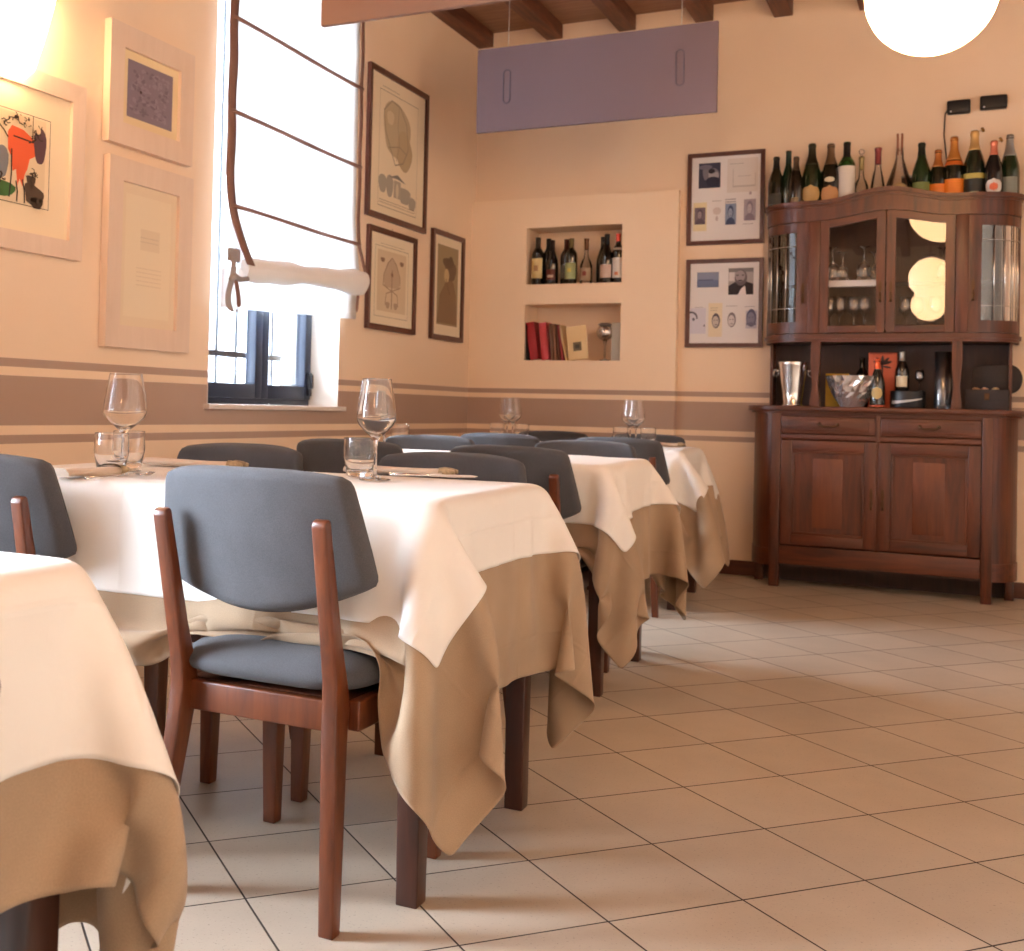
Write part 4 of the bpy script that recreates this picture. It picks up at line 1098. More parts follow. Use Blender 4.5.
# open middle tier
b = MB()
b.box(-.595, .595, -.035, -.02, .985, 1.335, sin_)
for sx in (-1, 1): b.box(*sorted((sx*.585, sx*.600)), -.16, -.02, .985, 1.335, sw, .002)
b.build('middle_tier', sb)
for sx in (-1, 1):
    b = MB(); cx = sx*.345
    prof = [(.026, .985), (.026, 1.01), (.022, 1.04), (.014, 1.10), (.019, 1.16), (.024, 1.22), (.024, 1.34)]
    for i in range(len(prof)-1):
        (w0, za), (w1, zb) = prof[i], prof[i+1]
        y = -.305
        v = [(cx-w0, y, za), (cx+w0, y, za), (cx+w0, y+.05, za), (cx-w0, y+.05, za), (cx-w1, y, zb), (cx+w1, y, zb), (cx+w1, y+.05, zb), (cx-w1, y+.05, zb)]
        b.faces(v, [(0, 1, 5, 4), (1, 2, 6, 5), (2, 3, 7, 6), (3, 0, 4, 7)], sw)
    b.build('column', sb)
# upper cabinet
UD = .305; ux, uf = .632, .394
def hump(x, w=.335): return .5*(1+math.cos(PI*max(-1, min(1, x/w))))
b = MB()
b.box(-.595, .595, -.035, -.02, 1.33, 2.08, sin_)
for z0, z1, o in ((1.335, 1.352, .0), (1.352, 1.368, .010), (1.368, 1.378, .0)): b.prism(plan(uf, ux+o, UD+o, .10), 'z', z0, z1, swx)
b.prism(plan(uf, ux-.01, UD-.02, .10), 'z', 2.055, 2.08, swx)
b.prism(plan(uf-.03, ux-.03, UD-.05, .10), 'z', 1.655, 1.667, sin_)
b.box(-.325, .325, UD*-1+.03, -.035, 1.400, 1.408, sin_)
for sx in (-1, 1):
    curved_wall(b, end_curve(uf, ux+.004, UD+.004, .10), 1.990, 2.082, sw, .02, sx)
    curved_wall(b, end_curve(uf, ux+.020, UD+.020, .10), 2.082, 2.102, sw, .05, sx)
    curved_wall(b, end_curve(uf, ux+.010, UD+.010, .10), 2.068, 2.084, sw, .03, sx)
    b.box(*sorted((sx*(ux-.016), sx*ux)), -.10, -.02, 1.33, 2.08, sw)
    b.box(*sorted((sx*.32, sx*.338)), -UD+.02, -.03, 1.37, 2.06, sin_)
n = 40
def strip(zlo, zhi, y0, y1, m):
    P0 = []
    for i in range(n+1):
        x = -uf+2*uf*i/n; P0.append((x, zlo(x), zhi(x)))
    vs = []
    for x, a, c in P0: vs += [(x, y0, a), (x, y0, c), (x, y1, c), (x, y1, a)]
    fs = []
    for i in range(n):
        k = 4*i
        for q in range(4): fs.append((k+q, k+(q+1) % 4, k+4+(q+1) % 4, k+4+q))
    b.faces(vs, fs+[(0, 3, 2, 1), (4*n, 4*n+1, 4*n+2, 4*n+3)], m)
arch = lambda x: 1.990+.042*hump(x)
strip(lambda x: arch(x)+.004, lambda x: 2.082+.052*hump(x), -UD-.002, -UD+.02, sw)
strip(lambda x: 2.082+.052*hump(x), lambda x: 2.102+.056*hump(x), -UD-.022, -UD+.035, sw)
strip(lambda x: 2.068+.052*hump(x), lambda x: 2.0835+.052*hump(x), -UD-.010, -UD+.02, sw)
b.build('upper_case', sb, recalc=True)
for sx in (-1, 1):
    b = MB(); b.box(sx*.360-.029, sx*.360+.031, -UD-.004, -UD+.03, 1.378, 1.992, sw, .003); b.build('upright', sb)
# glazed centre doors with arched heads
def glazed(x0, x1, hx, yaw):
    st = .044; y0, y1 = -UD-.006, -UD+.014; b = MB()
    inner = 1 if hx > 0 else -1
    for (a, c) in ((x0, x0+st), (x1-st, x1)): b.prism([(a, 1.382), (c, 1.382), (c, arch(c)-.001), ((a+c)/2, arch((a+c)/2)-.001), (a, arch(a)-.001)], 'y', y0-.0005, y1+.0005, sw)
    b.box(x0+st, x1-st, y0, y1, 1.382, 1.422, swx, .002)
    k = 16
    for i in range(k):
        a = x0+(x1-x0)*i/k; c = x0+(x1-x0)*(i+1)/k
        v = [(a, y0, arch(a)-.040), (c, y0, arch(c)-.040), (c, y0, arch(c)), (a, y0, arch(a)), (a, y1, arch(a)-.040), (c, y1, arch(c)-.040), (c, y1, arch(c)), (a, y1, arch(a))]
        b.faces(v, [(0, 1, 2, 3), (4, 7, 6, 5), (3, 2, 6, 7), (0, 4, 5, 1)], swx)
    d = b.build('glazed_door', sb)
    b = MB(); xm = (x0+x1)/2; hw = (x1-x0)/2-st+.004
    cs, sn = math.cos(yaw), math.sin(yaw)
    pts = []
    for i in range(13):
        x = -hw+2*hw*i/12; pts.append((xm+x*cs, -UD+.004+x*sn, arch(xm+x)-.036))
    vs = [(xm-hw*cs, -UD+.004-hw*sn, 1.418)]+pts+[(xm+hw*cs, -UD+.004+hw*sn, 1.418)]
    b.faces(vs, [tuple(range(len(vs)))], M_['doorpane']); b.build('glass_pane', d)
    drop_pull(d, hx, y0, 1.60)
glazed(-.328, -.003, -.026, 0.); glazed(.003, .328, .026, R(.8))
# bowed glazed end doors
for sx in (-1, 1):
    c = end_curve(uf-.005, ux-.004, UD-.002, .10, n=24)
    b = MB(); curved_wall(b, c[20:], 1.382, 1.988, sw, .018, sx); curved_wall(b, c[:2], 1.382, 1.988, sw, .018, sx)
    curved_wall(b, c[1:21], 1.382, 1.445, sw, .018, sx); curved_wall(b, c[1:21], 1.935, 1.988, sw, .018, sx)
    d = b.build('bowed_door', sb)
    b = MB(); curved_wall(b, [(x-.004, y+.004) for x, y in c[1:21]], 1.443, 1.937, M_['bevel'], .003, sx); b.build('curved_glass', d)
    for q in (4, 8, 12, 16):
        x, y = c[q]; b = MB(); b.tube([(sx*x, y, 1.445), (sx*x, y, 1.935)], .0035, M_['steel'], 6); b.build('lead_strip', d)
    for z in (1.52, 1.86):
        b = MB(); b.tube([(sx*x, y-.0005, z) for x, y in c[1:21]], .0025, M_['steel'], 6); b.build('lead_strip', d)
    x, y = c[22]; drop_pull(d, sx*(x-.006), y-.006, 1.60)
for o_ in kids(sb):
    if o_.name.split('.')[0] in ('middle_tier', 'column', 'upper_case', 'upright', 'glazed_door', 'bowed_door'): o_.location.x = UX
CX = SX+UX
# lace edging of the middle shelf (a cloth of its own)
b = MB(); vs = []; n = 44
for i in range(n+1):
    x = -.315+.30*i/n; vs += [(x, -UD+.048, 1.670), (x, -UD+.046, 1.640-.006*abs(math.sin(i*PI/2)))]
b.faces(vs, [(2*i, 2*i+1, 2*i+3, 2*i+2) for i in range(n)], M_['paperw'])
vs = [(-.315, -UD+.048, 1.6705), (-.015, -UD+.048, 1.6705), (-.015, -.10, 1.6705), (-.315, -.10, 1.6705)]
b.faces(vs, [(0, 1, 2, 3)], M_['paperw'])
o = b.build('shelf_lace'); o.location = (CX, 0, 0); o.modifiers.new('t', 'SOLIDIFY').thickness = .001
tag(o, 'white lace edging along the middle shelf behind the left cabinet door', 'lace')

# glasses inside the cabinet
def stem_mesh(name, up):
    b = MB(); m = M_['thin']
    pr = [(.0, 0), (.030, .001), (.030, .003), (.005, .008), (.0035, .06), (.012, .07), (.030, .085), (.034, .105), (.031, .135), (.029, .155), (.028, .155), (.033, .105), (.029, .087), (.0, .072)]
    if not up: pr = [(r, .155-z) for r, z in pr]
    b.lathe(pr, m, 20); return b.build(name)
gi = stem_mesh('upturned_glass', False); gu = stem_mesh('stemmed_glass', True)
fi, fu = [True], [True]
rows = [('i', -.285, 1.80), ('i', -.245, 1.80), ('i', -.13, 1.80)]
GG = 'stemmed glasses behind the cabinet doors'
for i, (x, y) in enumerate(((-.275, -.20), (-.225, -.17), (-.115, -.20), (-.07, -.15))):
    put(gi, fi, CX+x, y, 1.6725, 'upturned stemmed glass on the lace shelf, %s' % ['left end', 'second from left', 'third from left', 'right end'][i], 'glass', GG, 1.05 if i % 2 else 1.2)
for i, (x, y) in enumerate(((-.285, -.19), (-.235, -.21), (-.165, -.18), (-.11, -.20))):
    put(gu, fu, CX+x, y, 1.409, 'stemmed glass on the lowest shelf behind the left glass door, %s' % ['left end', 'second from left', 'third from left', 'right end'][i], 'glass', GG, 1.15)
for i, (x, y) in enumerate(((.09, -.19), (.15, -.16), (.24, -.20))):
    put(gu, fu, CX+x, y, 1.409, 'stemmed glass on the lowest shelf behind the right glass door, %s' % ['left one', 'middle one', 'right one'][i], 'glass', GG, 1.1)
put(gi, fi, CX+.27, -.19, 1.668, 'upturned glass on the middle shelf behind the right glass door', 'glass', GG, 1.1)
put(gi, fi, CX-.43, -.17, 1.668, 'upturned glass on the middle shelf inside the left bowed door', 'glass', GG, 1.1)
put(gu, fu, CX+.45, -.16, 1.380, 'stemmed glass at the bottom inside the right bowed door', 'glass', GG, 1.1)

# ------------------------------------------------------------------ bottles
PROF = {
 'champagne': [(.0, .0), (.038, .0), (.0435, .006), (.0445, .02), (.0445, .125), (.042, .155), (.033, .190), (.022, .222), (.0165, .245), (.0150, .270), (.0150, .280), (.0172, .281), (.0172, .293), (.0148, .297), (.0148, .300), (.0, .300)],
 'bordeaux': [(.0, .0), (.035, .0), (.038, .005), (.038, .185), (.036, .20), (.028, .216), (.0165, .232), (.0145, .245), (.0145, .287), (.016, .288), (.016, .298), (.0, .300)],
 'burgundy': [(.0, .0), (.037, .0), (.0405, .006), (.0405, .135), (.037, .165), (.026, .200), (.0165, .228), (.0145, .25), (.0145, .288), (.0162, .289), (.0162, .298), (.0, .300)],
 'cone': [(.0, .0), (.045, .0), (.047, .006), (.040, .06), (.028, .14), (.017, .19), (.0145, .22), (.0145, .288), (.017, .289), (.017, .300), (.0, .300)],
 'spirit': [(.0, .0), (.038, .0), (.041, .006), (.042, .06), (.040, .12), (.030, .150), (.018, .170), (.0135, .20), (.0135, .285), (.016, .286), (.016, .300), (.0, .300)],
}
def radius_at(kind, z):
    p = PROF[kind]
    for (r0, z0), (r1, z1) in zip(p, p[1:]):
        if z0 <= z <= z1 and z1 > z0: return r0+(r1-r0)*(z-z0)/(z1-z0)
    return .0
bg = {}
def bglass(r, g, b_, clear=False):
    k = (r, g, b_, clear)
    if k not in bg:
        bg[k] = thin_glass('bottle_clear_glass', (.95, .94, .92), .8) if clear else mat('bottle_glass_%d_%d_%d' % (r, g, b_), rgb(r, g, b_), .08, coat=.6, spec=.8)
    return bg[k]
def bmat(c, rough=.5, metal=0.):
    k = ('m', c, rough, metal)
    if k not in bg: bg[k] = mat('label_%d_%d_%d' % c, rgb(*c), rough, metal)
    return bg[k]
def bottle(x, y, z, kind, lab, h=.30, wr=1., glass=(14, 26, 16), clear=False, label=None, band=None, foil=None, cork=None, extra=None, group=None, face=-PI/2, oval=False, name='wine_bottle', cat='bottle'):
    t = thing(name, lab, cat, (x, y, z), 0, group)
    k = h/.300; S_ = Matrix.Diagonal((wr*k, wr*k, k, 1)).to_4x4()
    b = MB(); b.lathe(PROF[kind], bglass(*glass, clear), 24, mtx=S_); b.build('bottle_body', t)
    def sleeve(z0, z1, m, nm, a0=0., a1=2*PI, off=.0007, n=6, shape=None):
        b = MB(); seg = 24
        if shape == 'oval':
            zc, zh = (z0+z1)/2, (z1-z0)/2; am, ah = (a0+a1)/2, (a1-a0)/2; rows_ = []
            for i in range(9):
                u = -1+2*i/8; row = []
                for q in range(13):
                    s = (-1+2*q/12)*math.sqrt(max(0, 1-abs(u)**2.4))
                    zz = zc+zh*u; r = radius_at(kind, zz)+off; row.append(S_ @ Vector((r*math.cos(am+ah*s), r*math.sin(am+ah*s), zz)))
                rows_.append(row)
            b.grid(rows_, m)
        else:
            pr = [(radius_at(kind, z0+(z1-z0)*i/n)+off, z0+(z1-z0)*i/n) for i in range(n+1)]
            b.lathe(pr, m, seg, a0=a0, a1=a1, mtx=S_)
            # lathe closes full turns with caps; partial turns stay open
        o = b.build(nm, t); return o
    fr = face
    if label:
        for (z0, z1, c, half) in label: sleeve(z0, z1, bmat(c), 'label', fr-half, fr+half, shape='oval' if oval else None, off=.0008)
    if band: sleeve(band[0], band[1], bmat(band[2], .4, .3), 'neck_band', 0, 2*PI, .001)
    if foil: sleeve(foil[0], .2985, bmat(foil[1], .35, .5), 'foil', 0, 2*PI, .0009, 10)
    if cork:
        b = MB(); b.lathe([(.0, .299), (.009, .299), (.009, .305), (.013, .312), (.012, .322), (.0, .324)], bmat(cork), 14, mtx=S_); b.build('cork', t)
    if extra == 'muselet':
        b = MB(); 
        p = (.026*k, -.006, .300*k)
        b.lathe([(.0, 0), (.013, 0), (.014, .006), (.010, .012), (.0, .013)], bmat((150, 110, 50), .4, .6), 14, mtx=Matrix.Translation(p) @ Matrix.Rotation(R(65), 4, 'Y')); 
        b.tube([(.012, -.004, .285*k), (.020, -.008, .292*k), (.026, -.006, .300*k), (.034, -.004, .294*k)], .0012, bmat((120, 90, 50), .4, .6), 6)
        b.build('wire_cage', t)
    if extra == 'stopper':
        b = MB(); b.lathe([(.0, .300), (.008, .300), (.006, .312), (.016, .322), (.018, .334), (.010, .346), (.0, .349)], M_['thin'], 14, mtx=S_); b.build('glass_stopper', t)
    return t
TZ = 2.081; GB = 'bottles standing on the sideboard'
def tb(px, ztop, *a, y=-.17, **kw): bottle(px, y, TZ, *a, h=ztop-TZ, group=GB, **kw)
tb(1.893, 2.387, 'champagne', 'dark champagne bottle at the left end of the sideboard top', glass=(22, 26, 14), foil=(.235, (20, 18, 14)), label=[(.03, .09, (52, 46, 34), .8)])
tb(1.955, 2.422, 'burgundy', 'tall dark green bottle with green capsule, second from the left on top', y=-.15, glass=(16, 44, 28), foil=(.235, (18, 40, 34)), wr=.85)
tb(2.002, 2.373, 'champagne', 'dark bottle with a small low label, third from the left on top', y=-.20, glass=(18, 18, 12), label=[(.02, .06, (120, 100, 66), .5)], foil=(.22, (70, 52, 36)), wr=.95)
tb(2.082, 2.446, 'champagne', 'champagne bottle with oval gold label, left of the two gold ones', glass=(20, 34, 16), oval=True, label=[(.025, .105, (176, 140, 84), .95)], foil=(.20, (48, 44, 30)), extra=None)
tb(2.180, 2.438, 'champagne', 'champagne bottle with oval gold label, right of the two gold ones', glass=(18, 22, 14), oval=True, label=[(.02, .10, (190, 138, 88), .95), (.115, .14, (196, 184, 160), .5)], foil=(.20, (110, 84, 60)))
tb(2.263, 2.442, 'bordeaux', 'straight green bottle with tall white label on the sideboard top', glass=(34, 70, 28), foil=(.225, (22, 18, 18)), label=[(.02, .185, (214, 206, 196), 1.25)])
tb(2.338, 2.354, 'spirit', 'small clear bottle with ornate stopper on the sideboard top', glass=(0, 0, 0), clear=True, extra='stopper', label=[(.01, .05, (150, 146, 120), .4)], foil=(.22, (140, 124, 80)))
tb(2.421, 2.397, 'cone', 'clear conical bottle with red neck on the sideboard top', glass=(0, 0, 0), clear=True, foil=(.215, (120, 50, 48)), label=[(.02, .06, (176, 120, 116), .4)])
tb(2.636, 2.407, 'champagne', 'dark green bottle with olive green label on the sideboard top', glass=(18, 42, 18), label=[(.03, .10, (112, 128, 66), 1.0)], foil=(.235, (20, 26, 16)))
tb(2.716, 2.363, 'champagne', 'smaller of two champagne bottles with orange labels', glass=(20, 26, 14), label=[(.01, .10, (226, 124, 34), 1.3)], foil=(.20, (176, 108, 50)), wr=1.1)
tb(2.792, 2.426, 'champagne', 'larger of two champagne bottles with orange labels', glass=(18, 24, 14), label=[(.015, .10, (228, 126, 30), 1.3)], foil=(.19, (196, 128, 58)), band=(.165, .185, (206, 104, 36)))
tb(2.888, 2.450, 'champagne', 'largest champagne bottle, black label with gold band and wire cage', glass=(20, 30, 18), label=[(.02, .09, (34, 34, 26), 1.1), (.09, .112, (176, 160, 80), 1.1), (.02, .035, (150, 150, 120), .4)], foil=(.215, (206, 166, 104)), extra='muselet')
tb(2.978, 2.384, 'champagne', 'dark bottle with round orange and white label and pink neck', y=-.20, glass=(16, 18, 20), oval=True, label=[(.02, .10, (204, 196, 190), .9), (.035, .08, (206, 92, 50), .45)], foil=(.225, (206, 120, 92)), extra='muselet')
tb(3.052, 2.420, 'champagne', 'silver foiled green bottle at the right end of the sideboard top', y=-.15, glass=(24, 46, 26), label=[(.02, .10, (120, 124, 116), .8)], foil=(.20, (150, 150, 150)), wr=.95)
# conical decanter and the black case
t = thing('conical_decanter', 'tall clear conical decanter with a cream base on the sideboard top', 'decanter', (2.528, -.17, TZ))
b = MB(); b.lathe([(.0, .0), (.088, .0), (.092, .006), (.080, .06), (.058, .13), (.034, .20), (.020, .25), (.018, .30), (.022, .302), (.019, .302), (.017, .25), (.030, .20), (.054, .13), (.076, .06), (.086, .01), (.0, .008)], thin_glass('decanter_glass', (.98, .97, .95), .55, .05), 32); b.build('decanter_body', t)
b = MB(); b.lathe([(.0, .009), (.080, .010), (.070, .060), (.045, .095), (.022, .112), (.010, .120), (.0, .121)], mat('cream_filling', rgb(206, 186, 140), .7), 28); b.build('cream_filling', t)
for s in (-1, 1):
    b = MB(); b.tube([(s*.010, 0, .27), (s*.011, 0, .385)], .006, bmat((150, 96, 66)), 8); b.build('stopper', t)
t = thing('black_case', 'flat black case with a pale rim behind the bottles on the sideboard', 'box', (2.650, -.075, TZ))
b = MB(); b.box(-.115, .125, -.03, .03, 0, .158, M_['plastic'], .006); b.build('case_body', t)
b = MB(); b.box(-.117, .127, -.032, .032, .158, .168, bmat((168, 164, 158)), .003); b.build('case_rim', t)
for x_, l_ in ((2.130, 'dark bottle hidden between the two gold labelled ones'), (2.228, 'blue tinted bottle hidden behind the white labelled one')):
    bottle(x_, -.085, TZ, 'bordeaux', l_, h=.225, glass=(14, 30, 40), wr=1.2, group='half hidden bottles on the sideboard')

# ------------------------------------------------------------------ things on the worktop
WZ = .9855
t = thing('ice_bucket', 'polished steel ice bucket with ring handle on the left of the worktop', 'bucket', (2.008, -.215, WZ))
b = MB(); b.lathe([(.0, 0), (.054, 0), (.056, .006), (.050, .012), (.058, .08), (.066, .15), (.075, .225), (.079, .240), (.077, .244), (.072, .238), (.062, .15), (.052, .03), (.0, .02)], M_['steel'], 36); b.build('bucket_body', t)
for s in (-1, 1):
    b = MB(); b.tube([(s*(.075), 0, .195), (s*.088, 0, .195)], .005, M_['steel'], 8); b.lathe([(.0, -.006), (.009, -.004), (.009, .004), (.0, .006)], M_['steel'], 12, c=(s*.092, 0, .195))
    b.tube([(s*.092+.014*math.cos(a), .0, .178+.016*math.sin(a)) for a in [2*PI*i/14 for i in range(14)]], .0022, M_['steel'], 6, closed=True); b.build('ring_handle', t)
t = thing('crystal_bowl', 'large cut crystal bowl on the worktop', 'bowl', (2.313, -.215, WZ))
b = MB(); rows_ = []; nb = 30; prof = [(.058, .0), (.072, .022), (.088, .05), (.102, .08), (.115, .11), (.126, .14), (.137, .168)]
for j, (r, z) in enumerate(prof):
    row = []
    for i in range(nb+1):
        a = 2*PI*(i+.5*(j % 2))/nb; rr_ = r*(1+.055*math.sin(i*2.4+j*5.1)) if 0 < j < 6 else r
        row.append((rr_*math.cos(a), rr_*math.sin(a), z))
    rows_.append(row)
crys = mat('cut_crystal', (.86, .86, .90), .04, metal=.8, spec=1.)
b.grid(rows_, crys, smooth=False)
b.grid([[(r*.9*math.cos(2*PI*i/nb), r*.9*math.sin(2*PI*i/nb), z+.012) for i in range(nb+1)] for (r, z) in prof[:-1]]+[[(.131*math.cos(2*PI*i/nb), .131*math.sin(2*PI*i/nb), .168) for i in range(nb+1)]], crys, smooth=False, flip=True)
b.faces([(.058*math.cos(2*PI*i/24), .058*math.sin(2*PI*i/24), 0) for i in range(24)], [tuple(range(24))[::-1]], crys)
b.build('bowl_body', t, weld=True)
o = MB(); o.box(-.06, .06, -.012, .012, 0, .185, bmat((190, 148, 34)), .002); o = o.build('yellow_box'); o.location = (2.225, -.085, WZ); tag(o, 'yellow box standing behind the crystal bowl', 'box')
bottle(2.352, -.085, WZ, 'bordeaux', 'plain dark bottle standing behind the crystal bowl', h=.275, glass=(12, 14, 12), group='bottles on the worktop')
t = thing('gift_box', 'upright orange gift box with a dark plant print', 'box', (2.458, -.115, WZ))
b = MB(); b.box(-.071, .071, -.025, .025, 0, .300, bmat((190, 84, 50)), .003); b.build('box_body', t)
b = MB()
def leaf(cx, cz, a, l, w_):
    ca, sa = math.cos(a), math.sin(a); pts = []
    for i in range(12):
        q = 2*PI*i/12; x = l/2*(1+math.cos(q)); z = w_*math.sin(q); pts.append((cx+x*ca-z*sa, -.0262, cz+x*sa+z*ca))
    b.faces(pts, [tuple(range(12))], bmat((54, 26, 22)))
b.box(-.004, .004, -.0262, -.0255, .14, .24, bmat((54, 26, 22)))
for a in (20, 50, 90, 130, 160): leaf(0, .235, R(a), .05, .008)
for a in (-10, 190): leaf(0, .225, R(a), .045, .006)
b.box(-.066, .066, -.0258, -.0254, .292, .296, bmat((54, 26, 22))); b.build('plant_print', t)
bottle(2.442, -.262, WZ, 'champagne', 'champagne bottle with gold label in front of the orange box', h=.262, glass=(18, 18, 14), oval=True, label=[(.05, .125, (184, 160, 104), .7)], foil=(.235, (214, 90, 48)), band=(.0045, .015, (190, 84, 54)), group='bottles on the worktop')
t = thing('black_tin', 'round black tin with a pale stripe under the dark wine bottle', 'tin', (2.588, -.20, WZ))
b = MB(); b.lathe([(.0, 0), (.084, 0), (.086, .004), (.086, .088), (.084, .092), (.0, .092)], M_['plastic'], 36, sy=.8); b.build('tin_body', t)
b = MB(); n = 20; rr_ = []
for i in range(n+1):
    a = R(-150)+R(115)*i/n; zc = .030+.022*(i/n)**1.6; hw = .009*(1-.7*i/n)
    rr_.append([(.0868*math.cos(a), .0868*.8*math.sin(a), zc-hw), (.0868*math.cos(a), .0868*.8*math.sin(a), zc+hw)])
b.grid(rr_, bmat((196, 196, 196))); b.build('stripe', t)
bottle(2.558, -.19, WZ+.092, 'burgundy', 'dark wine bottle with cream label standing on the black tin', h=.215, wr=1.25, glass=(16, 14, 12), label=[(.03, .11, (206, 194, 164), .8)], foil=(.225, (150, 146, 140)), group='bottles on the worktop')
put(gu, fu, 2.643, -.19, WZ+.092, 'small stemmed glass standing on the black tin', 'glass', 'glasses on the worktop', .72)
t = thing('glass_cylinder', 'tall clear glass cylinder vase on the right of the worktop', 'vase', (2.757, -.215, WZ))
b = MB(); b.lathe([(.0, 0), (.042, 0), (.043, .003), (.043, .300), (.0405, .300), (.0395, .02), (.0, .018)], thin_glass('vase_glass', (.97, .97, .97), 3.5, .25), 32); b.build('vase_body', t)
b = MB(); b.lathe([(.0, .019), (.038, .019), (.038, .035), (.0, .04)], mat('glass_pebbles', rgb(170, 164, 156), .3, bump=1., bscale=120), 20); b.build('pebbles', t)
t = thing('wooden_chest', 'open dark wooden chest on the right end of the worktop', 'chest', (2.965, -.185, WZ), R(-4))
cd = wood('dark_chest_wood', rgb(22, 13, 13), rgb(40, 24, 22), .6, 5, 'x', 0)
b = MB(); w_, d_, h_ = .200, .125, .105
b.box(-w_/2, w_/2, -d_/2, -d_/2+.01, 0, h_, cd, .002); b.box(-w_/2, w_/2, d_/2-.01, d_/2, 0, h_, cd, .002)
b.box(-w_/2, -w_/2+.01, -d_/2+.01, d_/2-.01, 0, h_, cd); b.box(w_/2-.01, w_/2, -d_/2+.01, d_/2-.01, 0, h_, cd); b.box(-w_/2+.01, w_/2-.01, -d_/2+.01, d_/2-.01, 0, .01, cd)
b.build('chest_body', t)
b = MB()
pts = [(-.085, .088), (.10, .088)]+[(.10+.055*math.sin(PI*i/12), .163-.075*math.cos(PI*i/12)) for i in range(1, 12)]+[(.10, .238), (-.03, .236), (-.075, .225)]
b.prism(pts, 'y', d_/2+.002, d_/2+.05, cd, .004)
b.build('chest_lid', t)
b = MB(); b.box(-.012, .012, -d_/2-.003, -d_/2, .05, .085, M_['brass'], .002); b.build('latch', t)
for i, (x, c_) in enumerate(((2.915, (170, 130, 96)), (2.955, (196, 160, 140)), (3.0, (176, 150, 110)))):
    b = MB(); b.lathe([(.0, -.016), (.016, -.013), (.020, 0), (.015, .012), (.0, .016)], bmat(c_), 14, sx=1.2); o = b.build('wrapped_sweet'); o.location = (x, -.19, WZ+.100); o.rotation_euler = (.3*i, .4, i)
    tag(o, 'wrapped sweet in the open dark chest, %s one' % ['left', 'middle', 'right'][i], 'sweet', 'sweets in the dark chest')

# ------------------------------------------------------------------ niche contents
NZ = nA[0]+.0005; NG = 'wine bottles in the upper niche'
for (x, y, kind, lab, h, kw) in (
    (.492, .045, 'bordeaux', 'dark bottle behind the cream labelled one in the upper niche', .285, dict(glass=(14, 14, 12), foil=(.22, (18, 16, 16)))),
    (.437, -.0, 'bordeaux', 'wine bottle with cream label at the left end of the upper niche', .288, dict(glass=(14, 16, 12), foil=(.225, (44, 36, 30)), label=[(.04, .165, (206, 184, 130), 1.1), (.085, .12, (160, 120, 80), .35)], wr=1.02)),
    (.532, .0, 'burgundy', 'wine bottle with small red and white label in the upper niche', .268, dict(glass=(16, 12, 10), foil=(.225, (34, 18, 20)), label=[(.03, .10, (92, 34, 28), .8), (.045, .062, (206, 190, 176), .5)])),
    (.612, .035, 'bordeaux', 'dark bottle with brown capsule behind the green labelled one', .275, dict(glass=(16, 16, 12), foil=(.225, (74, 34, 26)), label=[(.04, .13, (96, 88, 70), .9)])),
    (.658, -.01, 'bordeaux', 'wine bottle with pale green label near the middle of the niche', .272, dict(glass=(22, 26, 14), foil=(.235, (96, 84, 50)), label=[(.03, .135, (150, 158, 110), 1.15), (.075, .10, (196, 178, 84), .3)], wr=1.05)),
    (.752, .0, 'spirit', 'clear spirit bottle with patterned label in the upper niche', .268, dict(glass=(0, 0, 0), clear=True, foil=(.225, (96, 62, 36)), label=[(.02, .105, (150, 124, 96), 1.1), (.05, .08, (120, 44, 36), .3)])),
    (.845, .040, 'burgundy', 'dark bottle at the back, right side of the upper niche', .280, dict(glass=(12, 14, 12))),
    (.884, -.01, 'burgundy', 'dark bottle with pale pink label in the upper niche', .288, dict(glass=(12, 14, 16), foil=(.23, (16, 18, 24)), label=[(.03, .11, (196, 172, 160), 1.0)])),
    (.950, .005, 'bordeaux', 'wine bottle with white label and red cap at the right end of the niche', .290, dict(glass=(14, 14, 14), foil=(.25, (188, 66, 52)), band=(.198, .212, (206, 200, 190)), label=[(.03, .15, (212, 206, 200), 1.1), (.045, .065, (206, 120, 80), .3)], wr=.95))):
    bottle(x, y-.012, NZ, kind, lab, h=h*1.05, group=NG, **kw)
# books in the lower niche, spines outward
BZ = nB[0]+.0005
def book(x, w_, h_, dpt, col, lean, lab, y=-.045):
    t = thing('book', lab, 'book', (x, y, BZ), 0, 'books in the lower niche')
    mtx = Matrix.Rotation(R(lean), 4, 'Y')
    def lift(o):
        lo = min(v.co.z for v in o.data.vertices); return lo
    b = MB(); c = bmat(col)
    b.box(0, .003, 0, dpt, 0, h_, c, mtx=mtx); b.box(w_-.003, w_, 0, dpt, 0, h_, c, mtx=mtx); b.box(0, w_, 0, .003, 0, h_, c, .001, mtx=mtx); o = b.build('book_cover', t)
    b = MB(); b.box(.003, w_-.003, .003, dpt-.004, .003, h_-.004, M_['paper'], mtx=mtx); p = b.build('pages', t)
    lo = lift(o); t.location.z = BZ-min(lo, 0)
    return t, mtx
book(.385, .012, .225, .10, (28, 22, 22), -2, 'thin black book at the left end of the lower niche')
t1, m1 = book(.412, .056, .238, .11, (158, 34, 40), -9, 'thick glossy red book, leftmost red one in the lower niche')
t2, m2 = book(.486, .050, .236, .11, (186, 60, 66), -6, 'thick lighter red book, second red one in the lower niche')
book(.548, .018, .228, .10, (112, 72, 50), -4, 'brown book right of the two thick red ones')
book(.571, .018, .228, .10, (130, 84, 58), -5, 'tan brown book, middle of the slim ones')
book(.595, .014, .224, .10, (96, 56, 40), -6, 'dark brown slim book beside the dark red one')
book(.615, .016, .222, .10, (140, 30, 34), -8, 'slim dark red book before the cream cover')
t3, m3 = book(.642, .012, .225, .12, (214, 188, 140), -13, 'tall cream edged book leaning beside the cream cover')
t = thing('book', 'cream book turned cover out with a dark square picture in the lower niche', 'book', (.728, -.052, BZ), R(4), 'books in the lower niche')
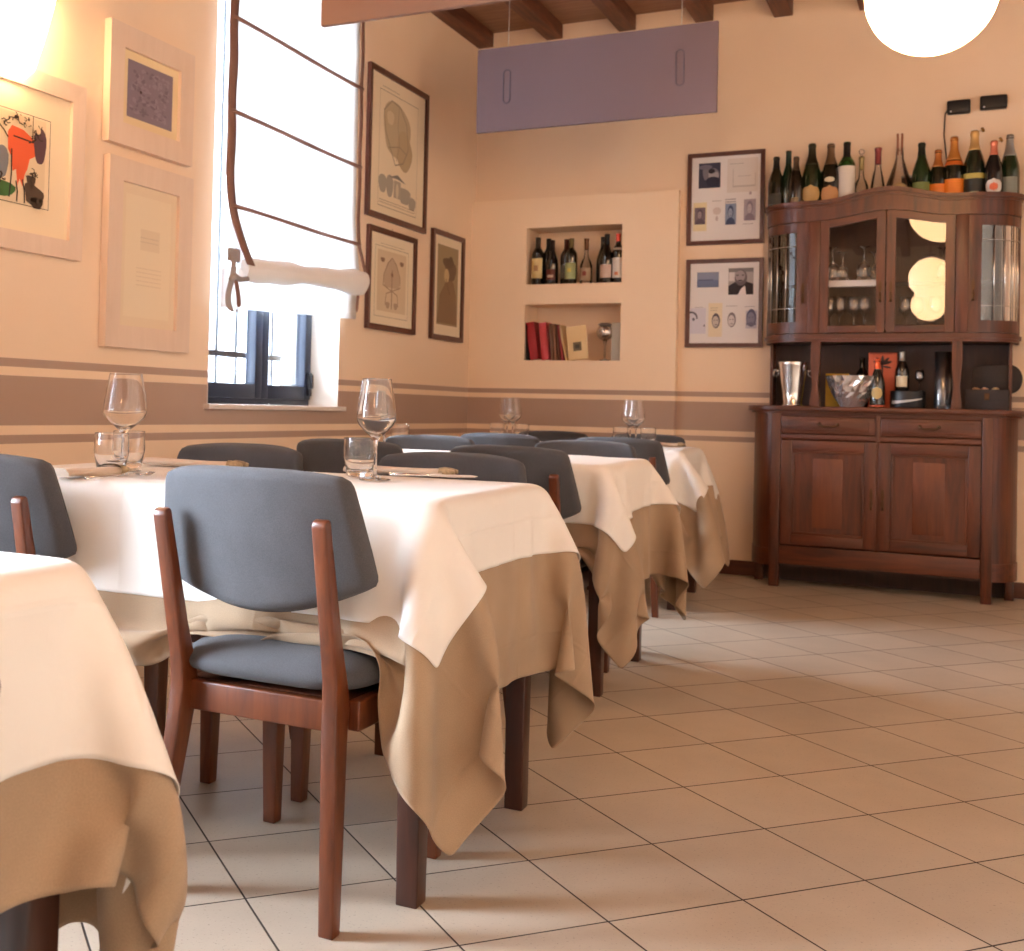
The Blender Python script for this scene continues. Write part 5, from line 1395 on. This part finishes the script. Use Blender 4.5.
mtx = Matrix.Rotation(R(-7), 4, 'Y') @ Matrix.Rotation(R(-4), 4, 'X')
b = MB(); b.box(-.062, .062, 0, .014, .006, .215, bmat((222, 196, 150)), .002, mtx=mtx); b.build('book_cover', t)
b = MB(); b.box(-.026, .026, -.001, .0, .060, .115, bmat((104, 88, 60)), mtx=mtx); b.box(-.014, .014, -.0014, -.0005, .075, .10, bmat((60, 52, 40)), mtx=mtx); b.build('cover_picture', t)
t = thing('glass_ornament', 'mirrored glass ball ornament with a loop in the lower niche', 'ornament', (.880, -.01, BZ))
b = MB(); r = .052; b.lathe([(max(.0001, r*math.sin(PI*i/16)), .175-r*math.cos(PI*i/16)) for i in range(17)], mat('mirrored_glass', (.6, .56, .54), .12, .9), 24); b.build('ball', t)
b = MB(); b.lathe([(.0, 0), (.032, 0), (.030, .005), (.006, .012), (.005, .09), (.014, .126), (.0, .126)], M_['thin'], 20); b.build('stem', t)
b = MB(); b.lathe([(.0, .212), (.03, .214), (.045, .222), (.028, .232), (.0, .233)], mat('ornament_lid', rgb(110, 98, 92), .3, .6), 20); b.build('lid', t)
b = MB(); b.tube([(.05+.018*math.cos(a), 0, .205+.018*math.sin(a)) for a in [2*PI*i/14 for i in range(14)]], .005, M_['steel'], 8, closed=True); b.build('loop', t)
o = MB(); o.box(-.030, .028, -.008, .008, 0, .232, bmat((176, 174, 166)), .003)
o = o.build('grey_card'); o.location = (.955, -.02, BZ); tag(o, 'pale grey upright card at the right end of the lower niche', 'card')

# ------------------------------------------------------------------ daylight, lamps, camera
wd = bpy.data.worlds.new('World'); bpy.context.scene.world = wd; wd.use_nodes = True
wd.node_tree.nodes['Background'].inputs[0].default_value = (.76, .87, 1.0, 1)
wd.node_tree.nodes['Background'].inputs[1].default_value = 80.0
for (ya, yb, za, zb) in WIN:
    L = bpy.data.lights.new('window_portal', 'AREA'); L.shape = 'RECTANGLE'; L.size = zb-za; L.size_y = yb-ya; L.cycles.is_portal = True
    o = bpy.data.objects.new('window_portal', L); C.objects.link(o); o.location = (-.34, (ya+yb)/2, (za+zb)/2); o.rotation_euler = (0, -PI/2, 0)

cam = bpy.data.cameras.new('camera'); co = bpy.data.objects.new('camera', cam); C.objects.link(co)
f, cx, cy = 1168.144, 379.653, 384.117
cam.sensor_fit = 'HORIZONTAL'; cam.sensor_width = 36; cam.lens = f*36/1024
cam.shift_x = (512-cx)/1024; cam.shift_y = (cy-475.5)/1024
Rm = Matrix(((0.8917712444124825, -0.013407050879836598, 0.4522878493014354), (0.451818369334239, -0.027915744839175378, -0.8916730747994039), (0.02458065847697423, 0.9995203660640336, -0.018836906647823816)))
co.matrix_world = Matrix.Translation((2.89269957, -7.01902106, 0.92790332)) @ Rm.to_4x4()
cam.clip_start = .05; cam.dof.use_dof = True; cam.dof.focus_distance = 2.25; cam.dof.aperture_fstop = 9.0
sc = bpy.context.scene; sc.camera = co
sc.view_settings.view_transform = 'Standard'; sc.view_settings.look = 'None'; sc.view_settings.gamma = 1.; sc.view_settings.exposure = .5
sc.view_settings.use_curve_mapping = False
sc.cycles.use_denoising = True
sc.cycles.max_bounces = 12; sc.cycles.diffuse_bounces = 6; sc.cycles.transparent_max_bounces = 16; sc.cycles.transmission_bounces = 10
sc.cycles.sample_clamp_indirect = 6.
